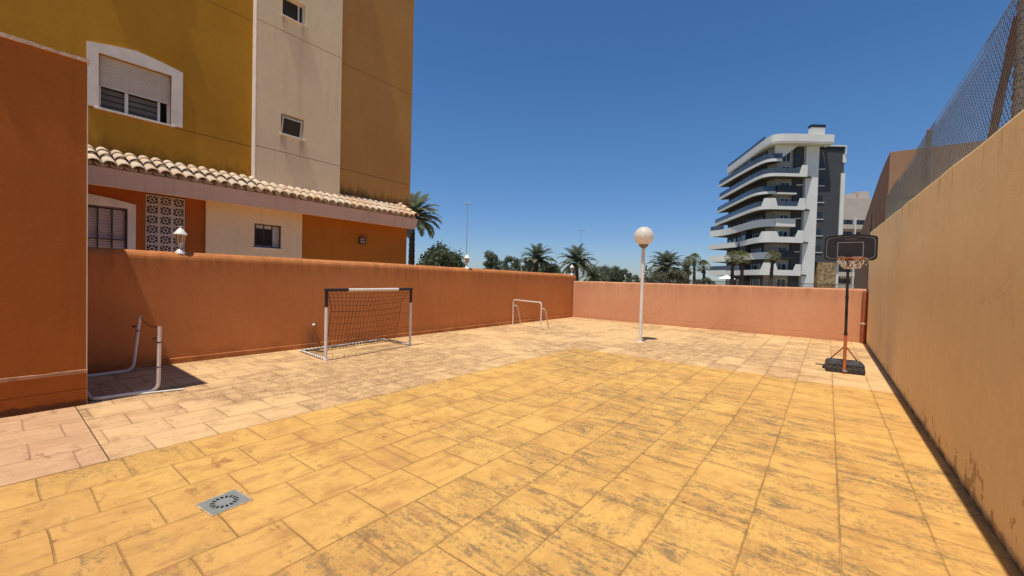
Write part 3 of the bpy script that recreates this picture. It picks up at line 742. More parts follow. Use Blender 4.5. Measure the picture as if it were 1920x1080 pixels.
# ------------------------------------------------------------------ globe lamp
gl = thing('globe_lamp', 'white globe lamp on a slim post standing on the court', 'lamp post', (-3.68,10.09,0))
b = MB(); b.lathe([(.075,0),(.075,.012),(.05,.016),(.048,.02)], 20); b.tube([(0,0,.01),(0,0,2.40)], .042, 20); b.build('post', M['white'], gl)
b = MB(); b.lathe([(.045,2.34),(.06,2.36),(.112,2.405),(.118,2.425),(.11,2.44)], 24); b.build('collar', plain('grey_lamp_collar', (.22,.18,.14), .6, .3), gl)
b = MB(); rr = .235; prof = [(max(.004, rr*math.sin(t)), 2.645 - rr*math.cos(t)) for t in [R(24)+(PI-R(24))*k/22 for k in range(23)]]
b.lathe(prof, 40); b.build('globe', M['globe'], gl)

# ------------------------------------------------------------------ drain
dr = thing('floor_drain', 'square grey plastic drain grate set in the yellow floor', 'drain', (-3.04,.95,0), R(6))
b = MB(); S = .108; n = 16; ro, ri = .078, .05
# plate top as ring cells so the slots are real openings
z = .006; vs = []; fs = []
def ringpt(r, t): return (r*math.cos(t), r*math.sin(t), z)
cell = 2*PI/n
for k in range(n):
    t0 = k*cell; ts = [t0, t0+cell*.22, t0+cell*.78, t0+cell]
    for a, c in ((0,1),(2,3)): b.add([ringpt(ri,ts[a]),ringpt(ro,ts[a]),ringpt(ro,ts[c]),ringpt(ri,ts[c])], [(0,1,2,3)])
    b.add([(0,0,z),ringpt(ri,t0),ringpt(ri,ts[1]),ringpt(ri,ts[2]),ringpt(ri,t0+cell)], [(0,1,2,3,4)])
    def sq(t):
        c, s_ = math.cos(t), math.sin(t); q = S/max(abs(c), abs(s_)); return (c*q, s_*q, z)
    for a, c in ((0,1),(1,2),(2,3)): b.add([ringpt(ro,ts[a]),sq(ts[a]),sq(ts[c]),ringpt(ro,ts[c])], [(0,1,2,3)])
for k in range(4):
    a = [(S,-S),(S,S),(-S,S),(-S,-S)]; p, q = a[k], a[(k+1)%4]; b.add([(p[0],p[1],z),(q[0],q[1],z),(q[0],q[1],-.004),(p[0],p[1],-.004)], [(0,1,2,3)])
b.build('grate', M['drainp'], dr, recalc=False)
b = MB(); b.lathe([(.085,.0022),(.085,.003)], 24); b.build('well', M['hole'], dr)
b = MB(); r4 = random.Random(3)
for k in range(4):
    m = Matrix.Rotation(k*PI/2, 4, 'Z')
    for i in range(12):
        a = -S-.010+(2*S+.02)*i/12; c = -S-.010+(2*S+.02)*(i+1)/12; b.box(S, S+.009+r4.uniform(-.003,.007), a, c, -.003, .0035+r4.uniform(0,.0015), m)
b.build('mortar_rim', M['dulmortar'], dr)

# ------------------------------------------------------------------ netted goal
gA, gB = Vector((-6.80,3.60,0)), Vector((-7.06,5.60,0)); bA, bB = Vector((-7.86,3.68,0)), Vector((-8.04,5.62,0)); H = 1.215
go = thing('football_goal', 'netted football goal with white and black frame against terracotta wall', 'goal', gA)
def L(v): return tuple(Vector(v)-gA)
up = Vector((0,0,1)); rT = .026
def at3(p, z): return Vector((p.x, p.y, z))
dirc = (gB-gA).normalized()
b = MB(); b.tube([L(at3(gA+dirc*.42,H)), L(at3(gB-dirc*.36,H))], rT, 14); b.build('crossbar', M['white'], go)
for P, s in ((gA,1),(gB,-1)):
    b = MB(); b.tube([L(at3(P,.0)), L(at3(P,.93))], rT, 14); b.build('post', M['white'], go)
    b = MB(); q = dirc*s
    b.tube([L(at3(P,.925)), L(at3(P,H+.004))], rT+.003, 14); b.tube([L(at3(P-q*.03,H)), L(at3(P+q*(.43 if s == 1 else .37),H))], rT+.003, 14); b.build('corner_sleeve', M['black'], go)
for P, Q in ((gA,bA),(gB,bB)):
    b = MB(); b.tube([L(at3(P,.024)), L(at3(Q,.024))], .022, 12); b.build('side_bar', M['white'], go)
b = MB(); b.tube([L(at3(bA,.024)), L(at3(bB,.024))], .022, 12); b.build('rear_bar', M['white'], go)
nt = MB(); NU, NV = 21, 14
def netpt(u, v):
    u0 = .13*min(1, v*3.2); u1 = .02*min(1, v*3); uu = u0+(1-u0-u1)*u if v < .86 else (u0+(1-u0-u1)*u)*(1-(v-.86)/.14)+u*(v-.86)/.14
    F = gA.lerp(gB, uu); B = bA.lerp(bB, uu)
    prof = [(0,H-.01),(.13,1.08),(.28,.93),(.34,.70),(.40,.45),(.47,.22),(.54,.05),(.98,.03)]
    t = v*(len(prof)-1); i = min(int(t), len(prof)-2); f = t-i
    d = prof[i][0]*(1-f)+prof[i+1][0]*f; z = prof[i][1]*(1-f)+prof[i+1][1]*f
    z -= .045*math.sin(PI*u)*math.sin(PI*min(1, v*1.3)) ; d += .05*math.sin(PI*u)*math.sin(PI*v)
    p = F.lerp(B, min(1, d)); j = random.Random(int(u*1000)*131+int(v*1000)); return (p.x+j.uniform(-.006,.006), p.y+j.uniform(-.006,.006), max(.012, z+j.uniform(-.006,.006)))
for i in range(NU+1): nt.tube([L(netpt(i/NU, j/(NV*2))) for j in range(NV*2+1)], .0032 if 0 < i < NU else .006, 4, cap=False)
for j in range(1, NV+1): nt.tube([L(netpt(i/(NU*1), j/NV)) for i in range(NU+1)], .0032 if j != 5 else .005, 4, cap=False)
for u, P, Q in ((0,gA,bA),(1,gB,bB)):   # loose side panels
    for v_, z in ((.2,.95),(.42,.62),(.62,.34)): nt.tube([L(at3(P, z+.05)), L(netpt(u, v_))], .003, 4, cap=False)
    for k in range(12):
        q = P.lerp(Q, k/11); c = netpt(u, .86); nt.tube([L(at3(q, .045)), L((q.x*.5+c[0]*.5, q.y*.5+c[1]*.5, .05)), L(c)], .003, 4, cap=False)
nt.build('net', M['net'], go, recalc=False)
for P, Q, n in ((bA,bB,26),(gA,bA,13),(gB,bB,13)):      # cord wound round the ground bars
    d = (Q-P).normalized(); sd_ = Vector((-d.y, d.x, 0)); b = MB()
    b.tube([L(P.lerp(Q, k/(n*8)) + sd_*.026*math.cos(k*PI/4) + up*(.026+.024*math.sin(k*PI/4))) for k in range(n*8+1)], .005, 4); b.build('lashing_cord', M['net'], go, recalc=False)
for P in (gA, gB):
    b = MB(); b.lathe([(.035,0),(.036,.02),(.03,.03)], 14, L(P)); b.build('foot_cap', M['rustwhite'], go)

# ------------------------------------------------------------------ small tube goals
g2 = thing('small_goal', 'small white tube goal without net by the far corner', 'goal', (-7.40,10.33,0))
Lf, Rf = Vector((-8.09,10.56,0)), Vector((-6.69,10.10,0)); o2 = Vector((-7.40,10.33,0)); r = .019; h = .81
dn = Vector((.02,.41,0))
def l2(v): return tuple(Vector(v)-o2)
b = MB(); b.tube(bend([l2(Lf), l2(Lf+up*h), l2(Rf+up*h), l2(Rf)], .09, 6), r, 12); b.build('front_frame', M['rustwhite'], g2)
for P in (Lf, Rf):
    Q = P+dn; b = MB(); b.tube(bend([l2(P+up*.63), l2(P+Vector((.01,.20,.61))), l2(Q+up*.0)], .09, 6), r*.95, 12); b.build('rear_strut', M['rustwhite'], g2)
g3 = thing('small_goal', 'broken white tube goal frame in shade beside the projecting wall', 'goal', (-7.15,1.0,0))
o3 = Vector((-7.15,1.0,0))
def l3(v): return tuple(Vector(v)-o3)
b = MB(); b.tube(bend([l3((-6.425,1.31,.80)), l3((-6.425,1.30,.022)), l3((-6.455,.73,.022)), l3((-7.2,.735,.022))], .10, 7), .021, 12); b.build('near_post', M['rustwhite'], g3)
b = MB(); b.tube(bend([l3((-7.98,1.40,.80)), l3((-7.93,1.32,.022)), l3((-7.88,.735,.022)), l3((-7.2,.735,.022))], .10, 7), .021, 12); b.build('far_post', M['rustwhite'], g3)
for (p, q) in (((-6.425,1.305,.60),(-6.425,1.305,.615)), ((-6.425,1.302,.30),(-6.425,1.302,.312)), ((-7.965,1.375,.58),(-7.965,1.375,.595))):
    b = MB(); b.tube([l3(p), l3(q)], .0235, 12); b.build('joint_ring', M['iron'], g3)
for (p, q) in (((-6.432,1.285,.66),(-6.44,1.25,.645)), ((-7.975,1.36,.66),(-7.98,1.32,.645))):
    b = MB(); b.tube([l3(p), l3(q)], .016, 8); b.build('strut_stub', M['rustpost'], g3)
b = MB(); b.tube([l3((-6.425-1.55*t, 1.31+.09*t, .79-.05*math.sin(PI*t))) for t in [k/14 for k in range(15)]], .0045, 6); b.build('cord', M['rustpost'], g3)
b = MB(); b.tube([(-6.46,.96,.013),(-6.30,1.52,.013)], .011, 10); 
rod = b.build('metal_rod', M['rustwhite']); tag(rod, 'thin white metal rod lying on floor beside the broken goal', 'rod')

# ------------------------------------------------------------------ basketball stand
bs = thing('basketball_stand', 'portable basketball hoop with black backboard and orange pole', 'basketball hoop', (.29,9.22,0), R(4))
# base: moulded tank
def loop(hw, y0, y1, z, r_=.05, n=5):
    P = []
    for (cx, cy, a0) in ((hw-r_, y1-r_, 0), (-hw+r_, y1-r_, 90), (-hw+r_, y0+r_, 180), (hw-r_, y0+r_, 270)):
        for k in range(n): t = R(a0+90*k/(n-1)); P.append((cx+r_*math.cos(t), cy+r_*math.sin(t), z))
    return P
def loft(b, loops, smooth=True):
    n = len(loops[0]); vs = [p for l in loops for p in l]; fs = []
    for i in range(len(loops)-1):
        for k in range(n): fs.append((i*n+k, i*n+(k+1)%n, (i+1)*n+(k+1)%n, (i+1)*n+k))
    b.add(vs, fs, smooth); b.add(loops[0], [list(range(n))[::-1]]); b.add(loops[-1], [list(range(n))])
b = MB()
loft(b, [loop(.262,-.03,.36,.0,.03), loop(.27,-.035,.365,.02,.03), loop(.27,-.035,.365,.085,.03), loop(.262,-.027,.358,.092,.03), loop(.262,-.025,.355,.15,.03), loop(.25,-.01,.345,.182,.03), loop(.235,.005,.33,.192,.03)], False)
for y in (.04,.12,.20,.28): b.bbox(-.2, .2, y, y+.035, .19, .203, .006)
for x in (-.19,-.11,.11,.19): b.bbox(x-.018, x+.018, -.036, -.008, .045, .12, .006)
b.build('base', M['blackbase'], bs)
b = MB(); b.tube([(-.42,.06,.10),(-.24,.06,.10)], .008, 8); b.build('axle', M['iron'], bs)
for s in (-1, 1):
    b = MB(); m = Matrix.Rotation(PI/2, 4, 'Y'); k = MB(); k.lathe([(.03,-.015),(.036,-.01),(.036,.01),(.03,.015)], 16)
    b.add([m @ Vector(v) + Vector((s*.285,.30,.04)) for v in k.v], k.f); b.build('wheel', M['black'], bs)
b = MB(); b.tube([(-.02,-.06,.012),(-.02,-.05,.68)], .024, 14); b.build('lower_pole', M['orange'], bs)
b = MB(); b.tube([(-.02,-.05,.66),(-.03,-.02,2.08)], .021, 14); b.tube([(-.02,-.048,.67),(-.021,-.047,.72)], .027, 14); b.tube([(-.025,-.038,1.30),(-.025,-.038,1.35)], .026, 14); b.build('upper_pole', M['black'], bs)
for s in (-1, 1):
    b = MB(); b.tube([(-.02+s*.02,-.045,.46),(s*.19,.28,.195)], .010, 8); b.build('strut', M['orange'], bs)
b = MB(); b.tube([(-.045,-.08,.05),(.02,-.08,.05)], .012, 8); b.build('bolt', M['galv'], bs)
# backboard (slightly arched top), in the xz plane
bw, zb, zt = .362, 1.975, 2.435
def outline(inset, n=10):
    P = []; w = bw-inset; z0 = zb+inset; z1 = zt-inset-.035
    r_ = .05
    for (cx, cz, a0) in ((w-r_, z0+r_+.02, 270),): pass
    pts = []
    for k in range(n+1): t = k/n; x = -w*.88 + 2*w*.88*t; pts.append((x, z0))                 # bottom
    for k in range(5): t = R(-90+90*k/4); pts.append((w-r_+r_*math.cos(t), z0+.012+r_+r_*math.sin(t)))
    for k in range(5): t = R(0+80*k/4); pts.append((w-r_+r_*math.cos(t), z1-r_+r_*math.sin(t)))
    for k in range(1, n): t = k/n; x = (w-.06)*(1-2*t); pts.append((x, z1+.034*(1-(x/(w-.04))**2)))
    for k in range(5): t = R(100+80*k/4); pts.append((-w+r_+r_*math.cos(t), z1-r_+r_*math.sin(t)))
    for k in range(5): t = R(180+90*k/4); pts.append((-w+r_+r_*math.cos(t), z0+.012+r_+r_*math.sin(t)))
    return pts
b = MB(); b.prism(outline(0), .06, .085, 'y'); bd = b.build('backboard', M['board'], bs)
b = MB(); o_ = outline(0); i_ = outline(.016); n = len(o_)
vs = [(p[0], .06, p[1]) for p in o_]+[(p[0], .052, p[1]) for p in o_]+[(p[0], .052, p[1]) for p in i_]+[(p[0], .06, p[1]) for p in i_]
b.add(vs, [(k, (k+1)%n, n+(k+1)%n, n+k) for k in range(n)]+[(n+k, n+(k+1)%n, 2*n+(k+1)%n, 2*n+k) for k in range(n)]+[(2*n+k, 2*n+(k+1)%n, 3*n+(k+1)%n, 3*n+k) for k in range(n)]); b.build('rim_edge', M['black'], bd)
b = MB(); o_ = outline(.030); i_ = outline(.037); n = len(o_)
b.add([(p[0], .0575, p[1]) for p in o_]+[(p[0], .0575, p[1]) for p in i_], [(k, (k+1)%n, n+(k+1)%n, n+k) for k in range(n)])
for (a,c,d,e) in ((-.18,.18,2.285,2.297),(-.18,.18,2.035,2.047),(-.18,-.168,2.047,2.285),(.168,.18,2.047,2.285)): b.add([(a,.0575,d),(c,.0575,d),(c,.0575,e),(a,.0575,e)], [(0,1,2,3)])
b.build('board_markings', M['boardline'], bd)
b = MB(); b.add([(-.08,.0575,2.345),(.09,.0575,2.345),(.09,.0575,2.36),(-.08,.0575,2.36)], [(0,1,2,3)]); b.build('faded_print', plain('faded_print_grey', (.10,.09,.09), .6, .3), bd)
RZ, RC, RR = 2.0, -.165, .19
b = MB(); b.tube([(RR*math.cos(2*PI*k/36), RC+RR*math.sin(2*PI*k/36), RZ) for k in range(37)], .009, 10, cap=False); b.bbox(-.09,.09,.022,.056,1.965,2.008,.004); b.box(-.05,.05,.0,.03,1.992,2.006); rim = b.build('rim', M['rimorange'], bs)
b = MB(); nn = 12
def np_(k, j):
    prof = [(RR,0),(RR*.9,-.06),(RR*.74,-.115),(RR*.60,-.165)]
    f = prof[j]; t = 2*PI*(k+.5*(j%2))/nn; q = random.Random(k%nn*17+j*5); return ((f[0]+q.uniform(-.012,.012))*math.cos(t), RC+(f[0]+q.uniform(-.012,.012))*math.sin(t), RZ+f[1]+q.uniform(-.012,.012))
for j in range(3):
    for k in range(nn):
        a = np_(k, j); 
        for d in ((0,-1) if j % 2 == 0 else (0,1)):
            c = np_(k+d, j+1); mid = tuple((a[i]+c[i])/2 - (.006 if i == 2 else 0) for i in range(3)); b.tube([a, mid, c], .0055, 5)
for k in range(nn): b.tube([np_(k,3), np_(k+1,3)], .005, 5)
b.tube([(.17,RC-.1,RZ),(.21,RC-.11,RZ-.05),(.20,RC-.12,RZ-.10),(.17,RC-.11,RZ-.12)], .005, 5)
b.build('net', M['rope'], bs, recalc=False)
b = MB(); b.box(-.06,.03,-.01,.058,2.02,2.07); b.build('bracket', M['black'], bs)

# ------------------------------------------------------------------ vegetation
def frond(b, base, az, el0, Ln, droop, wid, nst=15, lw=.035, r_=None):
    """one feather leaf: arching rib with leaflets on both sides"""
    P = []; p = Vector(base); el = el0; step = Ln/nst
    for i in range(nst+1):
        P.append(p.copy()); d = Vector((math.cos(az)*math.cos(el), math.sin(az)*math.cos(el), math.sin(el))); p = p+d*step; el -= droop*(.4+1.2*i/nst)/nst
    b.tube(P, [.028*Ln/2.5*(1-.8*i/nst) for i in range(nst+1)], 3, cap=False)
    side = Vector((-math.sin(az), math.cos(az), 0))
    for i in range(2, nst+1):
        for hf in (0, .5):
            t = (i-hf)/nst; j = min(int(t*nst), nst-1); f = t*nst-j; q = P[j].lerp(P[j+1], f); d = (P[j+1]-P[j]).normalized(); nrm = side.cross(d)
            ll = wid*(math.sin(PI*min(1, .12+t*.86))**.7)*r_.uniform(.8,1.15)
            for s in (1, -1):
                v = (side*s*.80 + d*.62 + nrm*(.28*-1 if nrm.z < 0 else .28) + Vector((0,0,-.18+r_.uniform(-.15,.1)))).normalized()
                e = q+v*ll; w_ = d*lw*.5
                b.add([q-w_, q+w_, q+v*ll*.6+w_*.9+Vector((0,0,-.01)), e+Vector((0,0,-ll*.12)), q+v*ll*.6-w_*.9], [(0,1,2,3,4)])
def feather_palm(x, y, h, Rr, seed, label, nf=46, m='palm', tr=.26, group='feather palms beyond the walls', lw=1.35):
    r_ = random.Random(seed); root = thing('palm_tree', label, 'palm', (x,y,-.03), 0, group)
    b = MB(); n = 26; lean = Vector((r_.uniform(-.2,.2), r_.uniform(-.2,.2), 0))
    b.tube([lean*(i/n)**2+Vector((0,0,h*i/n)) for i in range(n+1)], [tr*(1.12 if i == 0 else 1.0-.25*i/n)*(1.06 if i % 2 else .95)*(1.25 if i > n-3 else 1) for i in range(n+1)], 10); b.build('trunk', M['palmbark'], root)
    top = lean+Vector((0,0,h)); b = MB(); ga = 2.39996
    for k in range(nf):
        t = k/nf; el = R(84-104*t**.85)+r_.uniform(-.1,.1); Ln = Rr*(1.02+.16*math.sin(PI*t))*r_.uniform(.9,1.08)
        frond(b, top+Vector((0,0,.25*(1-t))), k*ga+r_.uniform(-.25,.25), el, Ln, R(62+30*t)*r_.uniform(.8,1.2), Ln*.24, 15, Ln*.026*lw, r_)
    b.build('crown', M[m], root, recalc=False); return root
def fan_palm(x, y, h, Rr, seed, label, group):
    r_ = random.Random(seed); root = thing('fan_palm', label, 'palm', (x,y,-.03), 0, group)
    b = MB(); n = 16; lean = Vector((r_.uniform(-.25,.25), r_.uniform(-.25,.25), 0))
    b.tube([lean*(i/n)**2+Vector((0,0,h*i/n)) for i in range(n+1)], [(.30-.12*i/n)*(1.05 if i % 2 else .96) for i in range(n+1)], 9); b.build('trunk', M['palmbark'], root)
    top = lean+Vector((0,0,h)); b = MB()
    for k in range(44):
        t = k/44; az = k*2.4+r_.uniform(-.3,.3); el = R(82-120*t); d = Vector((math.cos(az)*math.cos(el), math.sin(az)*math.cos(el), math.sin(el)))
        c = top+d*Rr*r_.uniform(.5,.7); b.tube([top, c], [.02,.012], 3, cap=False)
        side = Vector((-math.sin(az), math.cos(az), 0)); 
        for s in range(-5, 6):
            a = s*R(15); v = (d*math.cos(a)+side*math.sin(a)).normalized(); q = c+v*Rr*.42*r_.uniform(.8,1.15)+Vector((0,0,-Rr*.16)); w = side*math.cos(a)*.03*Rr-d*math.sin(a)*.03*Rr
            mid = c+v*Rr*.26; b.add([c, mid+w, q, mid-w], [(0,1,2,3)])
    b.build('crown', M['fan'], root, recalc=False)
    b = MB()
    for k in range(26):    # skirt of dead leaves
        az = k*2.4; v = Vector((math.cos(az), math.sin(az), 0)); z = r_.uniform(-.9,-.1)*Rr*.8
        p = top+Vector((0,0,z*.3))+v*.12; q = top+v*Rr*r_.uniform(.2,.42)+Vector((0,0,z-.25)); s = Vector((-v.y, v.x, 0))*.10
        b.add([p-s*.4, p+s*.4, q+s, q-s], [(0,1,2,3)])
    b.build('dead_skirt', M['bark'], root, recalc=False); return root
def leafy(x, y, h, rx, seed, label, m='leaf', base=.5, nclump=26, nleaf=90, ls=.12, name='tree', cat='tree', group=None, flat=.8, spiky=.0, conical=False):
    r_ = random.Random(seed); root = thing(name, label, cat, (x,y,-.03), 0, group)
    zc = base+(h-base)*.5; rzv = (h-base)*.5; cl = []
    for k in range(nclump):
        for _ in range(30):
            v = Vector((r_.uniform(-1,1), r_.uniform(-1,1), r_.uniform(-1,1)))
            if .25 < v.length < 1: break
        v *= (.80/ max(v.length,.001))*r_.uniform(.35,1.0)**.5
        sx = rx*(1-.75*max(0,(v.z+1)/2)) if conical else rx
        cl.append((Vector((v.x*sx, v.y*sx, zc+v.z*rzv)), r_.uniform(.22,.42)*min(rx, rzv)*(.6 if conical else 1)))
    b = MB(); th = max(.05, h*.022)
    fork = Vector((0,0,base+(h-base)*.22)); b.tube([(0,0,0),(r_.uniform(-.05,.05),0,fork.z*.5),fork], [th*1.4, th, th*.85], 8)
    for c, s in cl[:12]:
        mid = fork.lerp(c, .5)+Vector((r_.uniform(-.1,.1), r_.uniform(-.1,.1), .05)); b.tube([fork, mid, c], [th*.55, th*.35, th*.12], 5)
    b.build('trunk', M['bark'], root)
    b = MB()
    for c, s in cl:
        for k in range(int(nleaf*1.5)):
            v = Vector((r_.gauss(0,1), r_.gauss(0,1), r_.gauss(0,1))).normalized()*s*r_.uniform(.2,1.25)**.7; v.z *= flat; p = c+v
            if p.z < .1: continue
            if spiky and k % 6 == 0: p += Vector((0,0,r_.uniform(0,spiky)))
            a = Vector((r_.uniform(-1,1), r_.uniform(-1,1), r_.uniform(-.6,.9))).normalized(); u = a.cross(Vector((r_.uniform(-1,1), r_.uniform(-1,1), r_.uniform(-1,1)))).normalized()
            l_ = ls*r_.uniform(.8,1.6); w = u*l_*.36
            b.add([p-a*l_*.5, p+w, p+a*l_*.6, p-w], [(0,1,2,3)])
    b.build('crown', M[m], root, recalc=False); return root

feather_palm(-29.15, 23.1, 6.5, 2.38, 11, 'tall grey green palm rising beside the end of the mustard house', 60, 'palm', .30, lw=1.7)
feather_palm(-25.5, 37.3, 3.5, 2.0, 12, 'palm between dark round trees left of the corner lantern', 46, 'palmdark', .25)
feather_palm(-20.5, 37.4, 3.2, 1.95, 13, 'palm directly behind the lantern at the far corner', 46, 'palmdark', .25)
feather_palm(-22.6, 45.3, 1.9, 1.6, 14, 'low palm crown drooping just right of the far corner lantern', 36, 'palmdark', .22)
feather_palm(-15.8, 51.1, 3.3, 2.35, 15, 'palm with fine arching fronds right of the globe lamp', 50, 'palmdark', .25)
feather_palm(-16.6, 63.1, 3.4, 1.5, 16, 'short palm left of the pair of thin fan palms', 34, 'palmdark', .2)
leafy(-26.3, 24.0, 4.35, 2.1, 21, 'wide dark green tree with spiky top beside the tall palm', 'leaf', 1.0, 40, 110, .15, spiky=.35, group='leafy trees beyond the walls')
leafy(-29.5, 34.2, 4.85, 1.3, 22, 'narrow rounded green tree right of the second lantern', 'leaf2', .8, 26, 110, .13, group='leafy trees beyond the walls')
leafy(-31.0, 39.6, 4.9, 1.35, 23, 'dark rounded tree touching the left side of the corner palm', 'leaf', .8, 24, 110, .14, group='leafy trees beyond the walls')
leafy(-32.6, 44.6, 5.2, 1.3, 24, 'tree whose top shows just behind the fronds of the middle palm', 'leaf2', .8, 24, 100, .15, group='leafy trees beyond the walls')
leafy(-28.4, 43.5, 4.0, 1.9, 25, 'low dark tree filling the gap between the two middle palms', 'leaf', .5, 28, 100, .15, group='leafy trees beyond the walls')
leafy(-26.6, 55.6, 3.85, 2.1, 26, 'broad bush right of the corner lantern with ragged top', 'leaf2', .3, 34, 100, .16, 'bush', 'bush', 'bushes beyond the back wall')
leafy(-23.8, 57.3, 3.75, 1.4, 27, 'rounded bush ending the row left of the globe lamp', 'leaf', .3, 26, 100, .16, 'bush', 'bush', 'bushes beyond the back wall')
leafy(-25.6, 52.3, 3.5, 1.7, 33, 'bush just right of the corner lantern under the drooping palm', 'leaf2', .2, 30, 100, .16, 'bush', 'bush', 'bushes beyond the back wall')
leafy(-25.3, 57.6, 3.8, 1.7, 34, 'bush in the middle of the row left of the globe lamp', 'leaf', .2, 30, 100, .16, 'bush', 'bush', 'bushes beyond the back wall')
leafy(-27.5, 39.0, 3.6, 1.5, 35, 'low tree behind the trunk of the middle palm', 'leaf2', .4, 28, 100, .14, group='leafy trees beyond the walls')
leafy(-24.2, 38.6, 3.3, 1.5, 36, 'low tree between the middle palm and the corner palm', 'leaf', .3, 28, 100, .14, group='leafy trees beyond the walls')
leafy(-29.6, 37.2, 3.4, 1.4, 37, 'low tree left of the middle palm under the rounded trees', 'leaf2', .3, 28, 100, .14, group='leafy trees beyond the walls')
leafy(-33.6, 87.9, 3.2, 2.3, 28, 'low distant bush seen left of the globe lamp post', 'leaf2', .2, 20, 80, .22, 'bush', 'bush', 'bushes beyond the back wall')
leafy(-28.3, 79.4, 5.6, .6, 29, 'slim pointed cypress just right of the globe lamp post', 'leaf', .4, 26, 70, .16, 'cypress', 'tree', None, conical=True)
leafy(-15.3, 46.3, 3.05, 1.6, 30, 'olive brown bush below the palm right of the lamp', 'olive', .2, 30, 110, .13, 'bush', 'bush', 'bushes beyond the back wall')
leafy(-13.5, 47.7, 3.3, 1.5, 31, 'taller olive brown bush on the right of its twin', 'olive', .2, 30, 110, .13, 'bush', 'bush', 'bushes beyond the back wall')
leafy(-14.2, 64.0, 2.6, 1.8, 32, 'green bush below the thin fan palms left of tower', 'leaf2', .2, 24, 90, .16, 'bush', 'bush', 'bushes beyond the back wall')
fan_palm(-18.2, 74.6, 5.6, 1.25, 41, 'thin tall fan palm left of the tower, right one of the pair', 'fan palms beyond the back wall')
fan_palm(-20.4, 79.2, 5.6, 1.1, 42, 'thin tall fan palm left of the tower, left one of the pair', 'fan palms beyond the back wall')
fan_palm(-16.8, 75.6, 4.4, 1.35, 43, 'shorter fan palm at the left foot of the white tower', 'fan palms beyond the back wall')
fan_palm(-11.2, 67.4, 5.4, 1.25, 44, 'left fan palm of the close pair before the tower balconies', 'fan palms beyond the back wall')
fan_palm(-9.7, 66.0, 5.2, 1.35, 45, 'right fan palm of the close pair before the tower balconies', 'fan palms beyond the back wall')
fan_palm(-6.7, 70.8, 5.7, 1.15, 46, 'single fan palm before the middle of the tower', 'fan palms beyond the back wall')

# ------------------------------------------------------------------ white parasol, railing, street lights
pr = thing('parasol', 'white open parasol at the foot of the tower', 'parasol', (-13.8,77.9,0))
b = MB(); b.tube([(0,0,0),(0,0,2.95)], .04, 8); b.build('pole', M['lampmetal'], pr)
b = MB(); b.lathe([(1.45,2.42),(.75,2.80),(.02,3.12)], 8, smooth=False); b.build('canopy', M['umbrella'], pr)
rl = thing('metal_railing', 'thin dark metal railing seen over the low salmon wall', 'railing', (-9.2,43.0,0))
A, B = Vector((-14.0,38.6,0)), Vector((4.5,54.4,0)); ro_ = Vector((-9.2,43.0,0))
b = MB()
for z in (.25, 1.78): b.tube([tuple(A-ro_+up*z), tuple(B-ro_+up*z)], .03, 6)
b.build('rail', M['iron'], rl)
b = MB(); nb_ = 190
for i in range(nb_+1):
    p = A.lerp(B, i/nb_)-ro_; b.box(p.x-.012, p.x+.012, p.y-.012, p.y+.012, 0, 1.78)
b.build('balusters', M['iron'], rl)
for i, (x, y, h, lab) in enumerate(((-42.3,43.5,12.3,'tall thin street light left of centre above the dark trees'), (-38.6,71.6,11.3,'faint distant street light above the far corner palm'))):
    s = thing('street_light', lab, 'street light', (x,y,-.03), .65, 'street lights beyond the walls')
    b = MB(); b.tube([(0,0,0),(0,0,h)], [.08,.04], 10); b.build('pole', M['lampmetal'], s)
    for q in (-1, 1):
        b = MB(); b.bbox(min(q*.1,q*.62), max(q*.1,q*.62), -.15, .15, h-.06, h+.10, .03); b.build('lamp_head', M['lampmetal'], s)

# ------------------------------------------------------------------ apartment tower
YAW = .658048
e1 = Vector((math.cos(YAW), math.sin(YAW), 0)); e2 = Vector((-math.sin(YAW), math.cos(YAW), 0))
OX, OY = 58.0, 82.0; org = e1*OX+e2*OY
tw = thing('apartment_tower', 'white and dark grey apartment tower with curving balconies behind back wall', 'tower block', org, YAW)
def T(x, y, z): return (x-OX, y-OY, z)
def chaikin(P, it=2):
    for _ in range(it):
        Q = [P[0]]
        for i in range(len(P)-1):
            a, c = Vector(P[i]), Vector(P[i+1]); Q += [tuple(a.lerp(c, .25)), tuple(a.lerp(c, .75))]
        Q.append(P[-1]); P = Q
    return P
def offs(P, d):
    out = []
    for i in range(len(P)):
        a = Vector(P[max(0,i-1)][:2]); c = Vector(P[min(len(P)-1,i+1)][:2]); t = (c-a).normalized(); n = Vector((-t.y, t.x)); out.append((P[i][0]+n.x*d, P[i][1]+n.y*d))
    return out
def ribbon(b, P, z0, z1f, th=.22, inner=1):
    """upright band following plan path P; z1f may be a function of the path parameter"""
    Q = offs(P, th*inner); n = len(P); vs = []; fs = []
    for i in range(n):
        z1 = z1f(i/(n-1), P[i]) if callable(z1f) else z1f
        vs += [T(P[i][0],P[i][1],z0), T(P[i][0],P[i][1],z1), T(Q[i][0],Q[i][1],z1), T(Q[i][0],Q[i][1],z0)]
    for i in range(n-1):
        for k in range(4): fs.append((i*4+k, i*4+(k+1)%4, (i+1)*4+(k+1)%4, (i+1)*4+k))
    b.add(vs, fs); b.add(vs[:4], [(0,1,2,3)]); b.add(vs[-4:], [(3,2,1,0)])
def plate(b, P, z0, z1):
    body = [(62.0,84.5),(62.0,100.0),(55.6,106.0)] if P[-1][0] > 56 else [(P[-1][0],84.5),(55.6,106.0)]
    poly = [(p[0], p[1]) for p in P]+body; n = len(poly); vs = [T(x,y,z0) for x,y in poly]+[T(x,y,z1) for x,y in poly]
    b.add(vs, [list(range(n))[::-1], [n+i for i in range(n)]]+[(i,(i+1)%n,n+(i+1)%n,n+i) for i in range(n)])
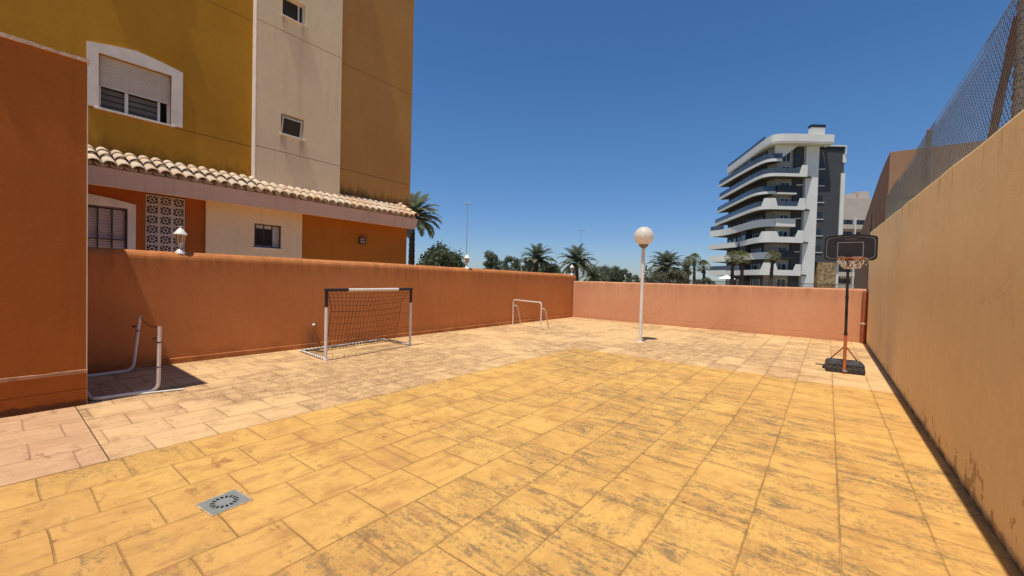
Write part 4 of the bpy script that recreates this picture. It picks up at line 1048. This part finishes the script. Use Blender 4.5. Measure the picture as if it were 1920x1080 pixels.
# walls
b = MB(); poly = [(52.9,86.2),(53.6,84.4),(57.0,84.4),(57.0,100.0),(55.6,106.0)]
b.add([T(x,y,-.5) for x,y in poly]+[T(x,y,29.8) for x,y in poly], [(0,1,2,3,4),(5,6,7,8,9)]+[(i,(i+1)%5,5+(i+1)%5,5+i) for i in range(5)]); b.build('pale_wall', M['offw'], tw)
b = MB(); poly = [(52.75,86.4),(52.75,94),(55.45,106.2),(55.9,106.2),(53.2,94),(53.2,86.4)]
b.add([T(x,y,-.5) for x,y in poly]+[T(x,y,29.7) for x,y in poly], [tuple(range(6)), tuple(range(6,12))]+[(i,(i+1)%6,6+(i+1)%6,6+i) for i in range(6)]); b.build('side_wall', M['greyw'], tw)
b = MB(); b.box(57.0-OX, 59.1-OX, 2.0, 14, -.5, 29.85); b.box(61.3-OX, 67.1-OX, 2.0, 16, 6.55, 29.6); b.build('grey_wall', M['greyw'], tw)
b = MB(); b.box(58.85-OX, 61.45-OX, 1.3, 2.6, -.5, 29.9); b.build('white_pylon', M['whitew'], tw)
b = MB(); b.box(62.6-OX, 66.4-OX, 1.9, 8, -.5, 6.53); b.build('stone_wall', M['stone'], tw)
b = MB(); b.box(66.3-OX, 67.3-OX, 2.4, 9, -.5, 25.0); b.box(66.75-OX, 67.45-OX, 1.9, 2.35, 27.0, 28.6); b.box(66.5-OX, 67.3-OX, 1.8, 1.98, 6.6, 24.8); b.build('corner_strip', M['whitew'], tw)
b = MB(); b.box(62.5-OX, 67.3-OX, 1.7, 9, 30.15, 30.4); b.box(67.12-OX, 67.3-OX, 1.7, 2.0, 28.6, 30.15); b.build('roof_canopy', M['whitew'], tw)
b = MB(); b.box(62.6-OX, 67.0-OX, 1.9, 8, 29.61, 30.14); b.build('canopy_shade', M['cap_and_shade'], tw)
b = MB(); b.box(58.8-OX, 61.4-OX, .0, 1.0, 31.7, 33.25); ch = b.build('roof_chimney', M['whitew'], tw)
b = MB(); b.box(58.75-OX, 61.5-OX, -.05, 1.05, 33.25, 33.75); b.build('chimney_cap', M['cap_and_shade'], ch)
# roof band
P = chaikin([(55.1,106.8),(53.2,95),(51.2,83.6),(51.9,82.1),(54.0,81.7),(63.1,81.7)], 2)
b = MB(); ribbon(b, P, 29.95, 31.75, .35, 1); plate(b, P, 30.0, 30.3)
b.box(62.75-OX, 63.1-OX, -.28, 4, 29.95, 31.75); b.build('roof_parapet', M['whitew'], tw)
b = MB(); Pr = offs(P, .12); ribbon(b, [p for p in Pr if p[1] > 84.3], 31.76, 32.5, .06, 1); b.build('roof_glass_rail', M['railglass'], tw)
b = MB(); b.prism([(52.5-OX,29.94),(57.1-OX,29.94),(53.8-OX,27.3),(52.5-OX,27.3)], 1.2, 1.5, 'y'); b.build('slanted_panel', M['whitew'], tw)
# balconies
def balcony(path, z, band, rail=True, f=None, mat='whitew', it=2, glass='railglass', glass_to=None):
    P = chaikin(path, it); b = MB(); ribbon(b, P, z, (f or (z+band)), .22, 1); plate(b, offs(P, .1), z+.05, z+.32)
    o = b.build('balcony', M[mat], tw)
    if rail:
        b = MB(); Pq = offs(P, .10); Pq = [p for p in Pq if glass_to is None or p[0] < glass_to or p[1] > 84.5]
        ribbon(b, Pq, z+band+.02, z+band+1.05, .05, 1); b.build('glass_rail', M[glass], o)
        b = MB(); ribbon(b, offs(P, .09), z+band+1.05, z+band+1.11, .07, 1) if glass_to is None else None
    return o
def upend(z, band, x0=57.35, hi=2.3, wide=None):
    def f(t, p):
        h = z+band
        if p[0] > x0 and p[1] < 84: h = z+hi
        if wide and wide[0] < p[0] < wide[1] and p[1] < 84.4: h = z+wide[2]
        return h
    return f
def dense(path, n=40):
    """chaikin then resample so stepped parapet heights stay crisp"""
    P = chaikin(path, 2); out = [P[0]]
    for i in range(len(P)-1):
        a, c = Vector(P[i]), Vector(P[i+1]); k = max(1, int((c-a).length/.35))
        for j in range(1, k+1): out.append(tuple(a.lerp(c, j/k)))
    return out
def balcony2(path, z, band, f, rail_rng, mat='whitew'):
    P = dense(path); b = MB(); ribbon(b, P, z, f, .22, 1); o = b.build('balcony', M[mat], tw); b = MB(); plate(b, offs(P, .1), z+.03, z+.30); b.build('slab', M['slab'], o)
    Pq = [p for p in offs(P, .10) if rail_rng(p)]
    segs = []; cur = []
    for p in offs(P, .10):
        if rail_rng(p): cur.append(p)
        elif len(cur) > 1: segs.append(cur); cur = []
        else: cur = []
    if len(cur) > 1: segs.append(cur)
    for s in segs:
        b = MB(); ribbon(b, s, z+band+.02, z+band+1.05, .05, 1); b.build('glass_rail', M['railglass'], o)
    return o
yes = lambda p: True
balcony2([(52.9,106.6),(51.5,95),(50.7,85.0),(51.6,83.0),(53.8,82.9)], 26.6, .55, 27.15, yes)
balcony2([(53.3,107),(51.5,95),(50.0,84.4),(50.9,82.2),(53,82),(58.3,82)], 23.4, .6, upend(23.4,.6,56.9,2.3), lambda p: p[0] < 57.2 or p[1] > 84)
balcony2([(53.4,108),(51.2,95),(49.6,85.6),(51,83.3),(53.2,83.1)], 20.1, .5, 20.6, yes)
balcony2([(53.1,108.4),(51.0,95),(49.3,84.2),(50.2,82.2),(52.8,82),(58.1,82)], 16.8, .65, upend(16.8,.65,56.8,2.3,(49.9,52.4,2.2)), lambda p: (p[0] < 49.95 or p[0] > 52.45 or p[1] > 84.4) and (p[0] < 57.2 or p[1] > 84))
balcony2([(50.4,105),(52.0,100.6),(51.2,93.8),(50.2,85.4),(51.7,83.2),(53.4,83.1)], 13.5, 1.55, 15.05, lambda p: p[1] > 101)
balcony2([(51.6,93.2),(49.9,84.6),(50.6,82.4),(52.8,82),(58.0,82)], 10.2, 1.25, upend(10.2,1.15,56.7,2.5,(50.3,52.8,2.2)), lambda p: p[1] > 90)
balcony2([(49.9,104.5),(51.0,98.5),(51.9,94.8)], 10.2, 1.2, 11.4, lambda p: False)
balcony2([(48.6,101.4),(50,98),(51.9,97.2)], 6.9, 1.5, 8.4, lambda p: False)
balcony2([(51.7,95.6),(50.4,86.0),(51.5,83.2),(53.6,83.0)], 6.9, 1.4, 8.3, lambda p: False)
balcony2([(48.7,101.2),(50.6,93),(50.0,85),(50.8,82.5),(52.8,82),(57.8,82)], 3.6, 1.2, upend(3.6,1.1,56.4,2.3,(50.5,52.9,2.5)), lambda p: p[1] > 92)
for z, m in ((20.0,'cap_and_shade'),(13.5,'whitew'),(6.9,'cap_and_shade')):
    b = MB(); b.box(52.9-OX, 56.8-OX, .7, 2.38, z, z+.3); o = b.build('small_balcony', M['whitew'] if z > 10 else M['cap_and_shade'], tw)
    b = MB(); h = z+1.75 if m == 'cap_and_shade' else z+1.6
    for (x0,x1,y0,y1) in ((52.9,56.8,.7,.9),(52.9,53.1,.9,2.38),(56.6,56.8,.9,2.38)): b.box(x0-OX, x1-OX, y0, y1, z+.3, h)
    b.build('balcony_parapet', M[m], o)  # upper black parapet: shade from the balcony above put into its colour
# windows
for k in range(9):
    z = .3+3.3*k
    b = MB(); b.box(54.6-OX, 56.3-OX, 2.34, 2.44, z+.35, z+2.55); w = b.build('window', M['glass'], tw)
    b = MB()
    for (x0,x1,z0,z1) in ((54.5,54.6,.3,2.65),(56.3,56.4,.3,2.65),(54.6,56.3,2.55,2.65),(55.4,55.48,.35,2.55)): b.box(x0-OX, x1-OX, 2.31, 2.42, z+z0, z+z1)
    b.build('frame', M['whitew'], w)
    for j, (y0, y1) in enumerate(((87.2,89.4),(90.4,92.6))):
        b = MB(); b.box(52.68-OX, 52.78-OX, y0-OY, y1-OY, z+.3, z+2.5); w = b.build('window', M['glass'], tw)
        b = MB(); b.box(52.64-OX, 52.75-OX, y0-.12-OY, y0-OY, z+.3, z+2.5); b.box(52.64-OX, 52.75-OX, y1-OY, y1+.12-OY, z+.3, z+2.5); b.build('frame', M['whitew'], w)
    for j, t in enumerate((.2,.5,.8)):
        p = Vector((52.75+2.7*t, 94+12.2*t)); d = Vector((2.7,12.2)).normalized(); n = Vector((-d.y, d.x))
        q = [p-d*1.1+n*.06, p+d*1.1+n*.06, p+d*1.1-n*.1, p-d*1.1-n*.1]; b = MB(); b.add([T(v.x,v.y,z+.3) for v in q]+[T(v.x,v.y,z+2.5) for v in q], [(0,1,2,3),(4,5,6,7),(0,1,5,4),(1,2,6,5),(2,3,7,6),(3,0,4,7)]); b.build('window', M['glass'], tw)
for k in range(6):
    z = 8.6+3.4*k
    b = MB(); b.box(61.9-OX, 63.0-OX, 1.93, 2.05, z, z+1.4); w = b.build('window', M['glass'], tw)
    b = MB(); b.box(61.8-OX, 63.3-OX, 1.86, 2.0, z-.14, z-.01); b.build('sill', M['whitew'], w)
    b = MB(); b.box(57.3-OX, 58.5-OX, 1.5, 1.99, z-.14, z+.0); b.build('ledge', M['whitew'], tw)
b = MB(); b.box(56.9-OX, 57.8-OX, 1.92, 2.02, 27.6, 28.5); b.build('window', M['glass'], tw)
b = MB(); b.box(51.6-OX, 52.8-OX, 9.0, 11.2, -.5, 13.5); b.build('grey_column', M['greyw'], tw)
# beige building further away
fo = e1*92+e2*115
fb = thing('far_building', 'pale beige building with balconies between tower and brown house', 'building', fo, YAW)
b = MB(); b.box(0, 12, 0, 12, -.5, 26.6); b.build('wall', M['beige'], fb)
b = MB(); b.box(2.5, 5.5, 2, 6, 26.6, 28.2); b.box(5.8, 9, 2, 6, 26.6, 29.0); b.build('roof_box', M['beige'], fb)
for k in range(6):
    z = 1.5+3.3*k
    b = MB(); b.box(-3.2, 8.0, -1.4, -.02, z-.2, z+.1); b.box(-3.2, 8.0, -1.4, -1.3, z+.1, z+1.0); o = b.build('balcony', M['beige'], fb)
    for x in (-2.6, .6, 4.0):
        b = MB(); b.box(max(x,.02)if x<0 else x, x+2.4 if x>=0 else 0.5, -.06, .02, z+.15, z+2.5); b.build('window', M['glass'], fb)
    b = MB(); b.box(2.55, 2.85, -1.45, -1.2, z-.2, z+3.1); b.build('pillar', M['whitew'], fb)
b = MB(); b.box(-3.2, 0, -.1, 6, -.5, 21.0); b.build('side_wing', M['greyw'], fb)

# ------------------------------------------------------------------ camera, light, sky
cam_d = bpy.data.cameras.new('camera'); cam = bpy.data.objects.new('camera', cam_d); col.objects.link(cam); scn.camera = cam
cam_d.sensor_fit = 'HORIZONTAL'; cam_d.sensor_width = 36; cam_d.lens = 36*765.787/1920; cam_d.clip_start = .05; cam_d.clip_end = 4000
r_ = Vector((.79051575,.61184555,.02701631)); u_ = Vector((-.0355367,.0017866,.99936677)); f_ = Vector((-.61140984,.79097524,-.02315531))
m = Matrix.Identity(4)
for i in range(3): m[i][0] = r_[i]; m[i][1] = u_[i]; m[i][2] = -f_[i]; m[i][3] = (0,0,1.5)[i]
cam.matrix_world = m

sd = Vector((.026,-.30,1)).normalized()
sun_d = bpy.data.lights.new('sun', 'SUN'); sun = bpy.data.objects.new('sun', sun_d); col.objects.link(sun)
sun_d.energy = 4.8; sun_d.angle = R(.53); sun_d.color = (1.0,.95,.86)
sun.rotation_euler = sd.to_track_quat('Z', 'Y').to_euler(); sun.location = (0,0,30)
w = bpy.data.worlds.new('World'); scn.world = w; w.use_nodes = True; nt_ = w.node_tree; nt_.nodes.clear()
sky = nt_.nodes.new('ShaderNodeTexSky'); sky.sky_type = 'NISHITA'; sky.sun_disc = False
sky.sun_elevation = math.asin(sd.z); sky.sun_rotation = math.atan2(sd.x, sd.y); sky.altitude = 0; sky.air_density = 1.0; sky.dust_density = .3; sky.ozone_density = 2.6
bg = nt_.nodes.new('ShaderNodeBackground'); bg.inputs[1].default_value = .09
wo = nt_.nodes.new('ShaderNodeOutputWorld'); hs = nt_.nodes.new('ShaderNodeHueSaturation'); hs.inputs['Saturation'].default_value = 1.22; hs.inputs['Value'].default_value = 1.10; nt_.links.new(sky.outputs[0], hs.inputs['Color']); tc = nt_.nodes.new('ShaderNodeTexCoord'); sx = nt_.nodes.new('ShaderNodeSeparateXYZ'); nt_.links.new(tc.outputs['Generated'], sx.inputs[0])
mr = nt_.nodes.new('ShaderNodeMapRange'); mr.interpolation_type = 'SMOOTHSTEP'; mr.inputs[1].default_value = -.02; mr.inputs[2].default_value = .38; nt_.links.new(sx.outputs[2], mr.inputs[0])
mx = nt_.nodes.new('ShaderNodeMix'); mx.data_type = 'RGBA'; mx.inputs[6].default_value = (.66,.77,1.04,1); mx.inputs[7].default_value = (.93,1.03,1.14,1); nt_.links.new(mr.outputs[0], mx.inputs[0])
ml = nt_.nodes.new('ShaderNodeMix'); ml.data_type = 'RGBA'; ml.blend_type = 'MULTIPLY'; ml.inputs[0].default_value = 1; nt_.links.new(hs.outputs[0], ml.inputs[6]); nt_.links.new(mx.outputs[2], ml.inputs[7]); nt_.links.new(ml.outputs[2], bg.inputs[0]); nt_.links.new(bg.outputs[0], wo.inputs[0])
scn.render.engine = 'CYCLES'; scn.cycles.use_denoising = True; scn.cycles.max_bounces = 8; scn.cycles.diffuse_bounces = 4
scn.view_settings.view_transform = 'Standard'; scn.view_settings.look = 'None'; scn.view_settings.exposure = 0; scn.view_settings.gamma = 1
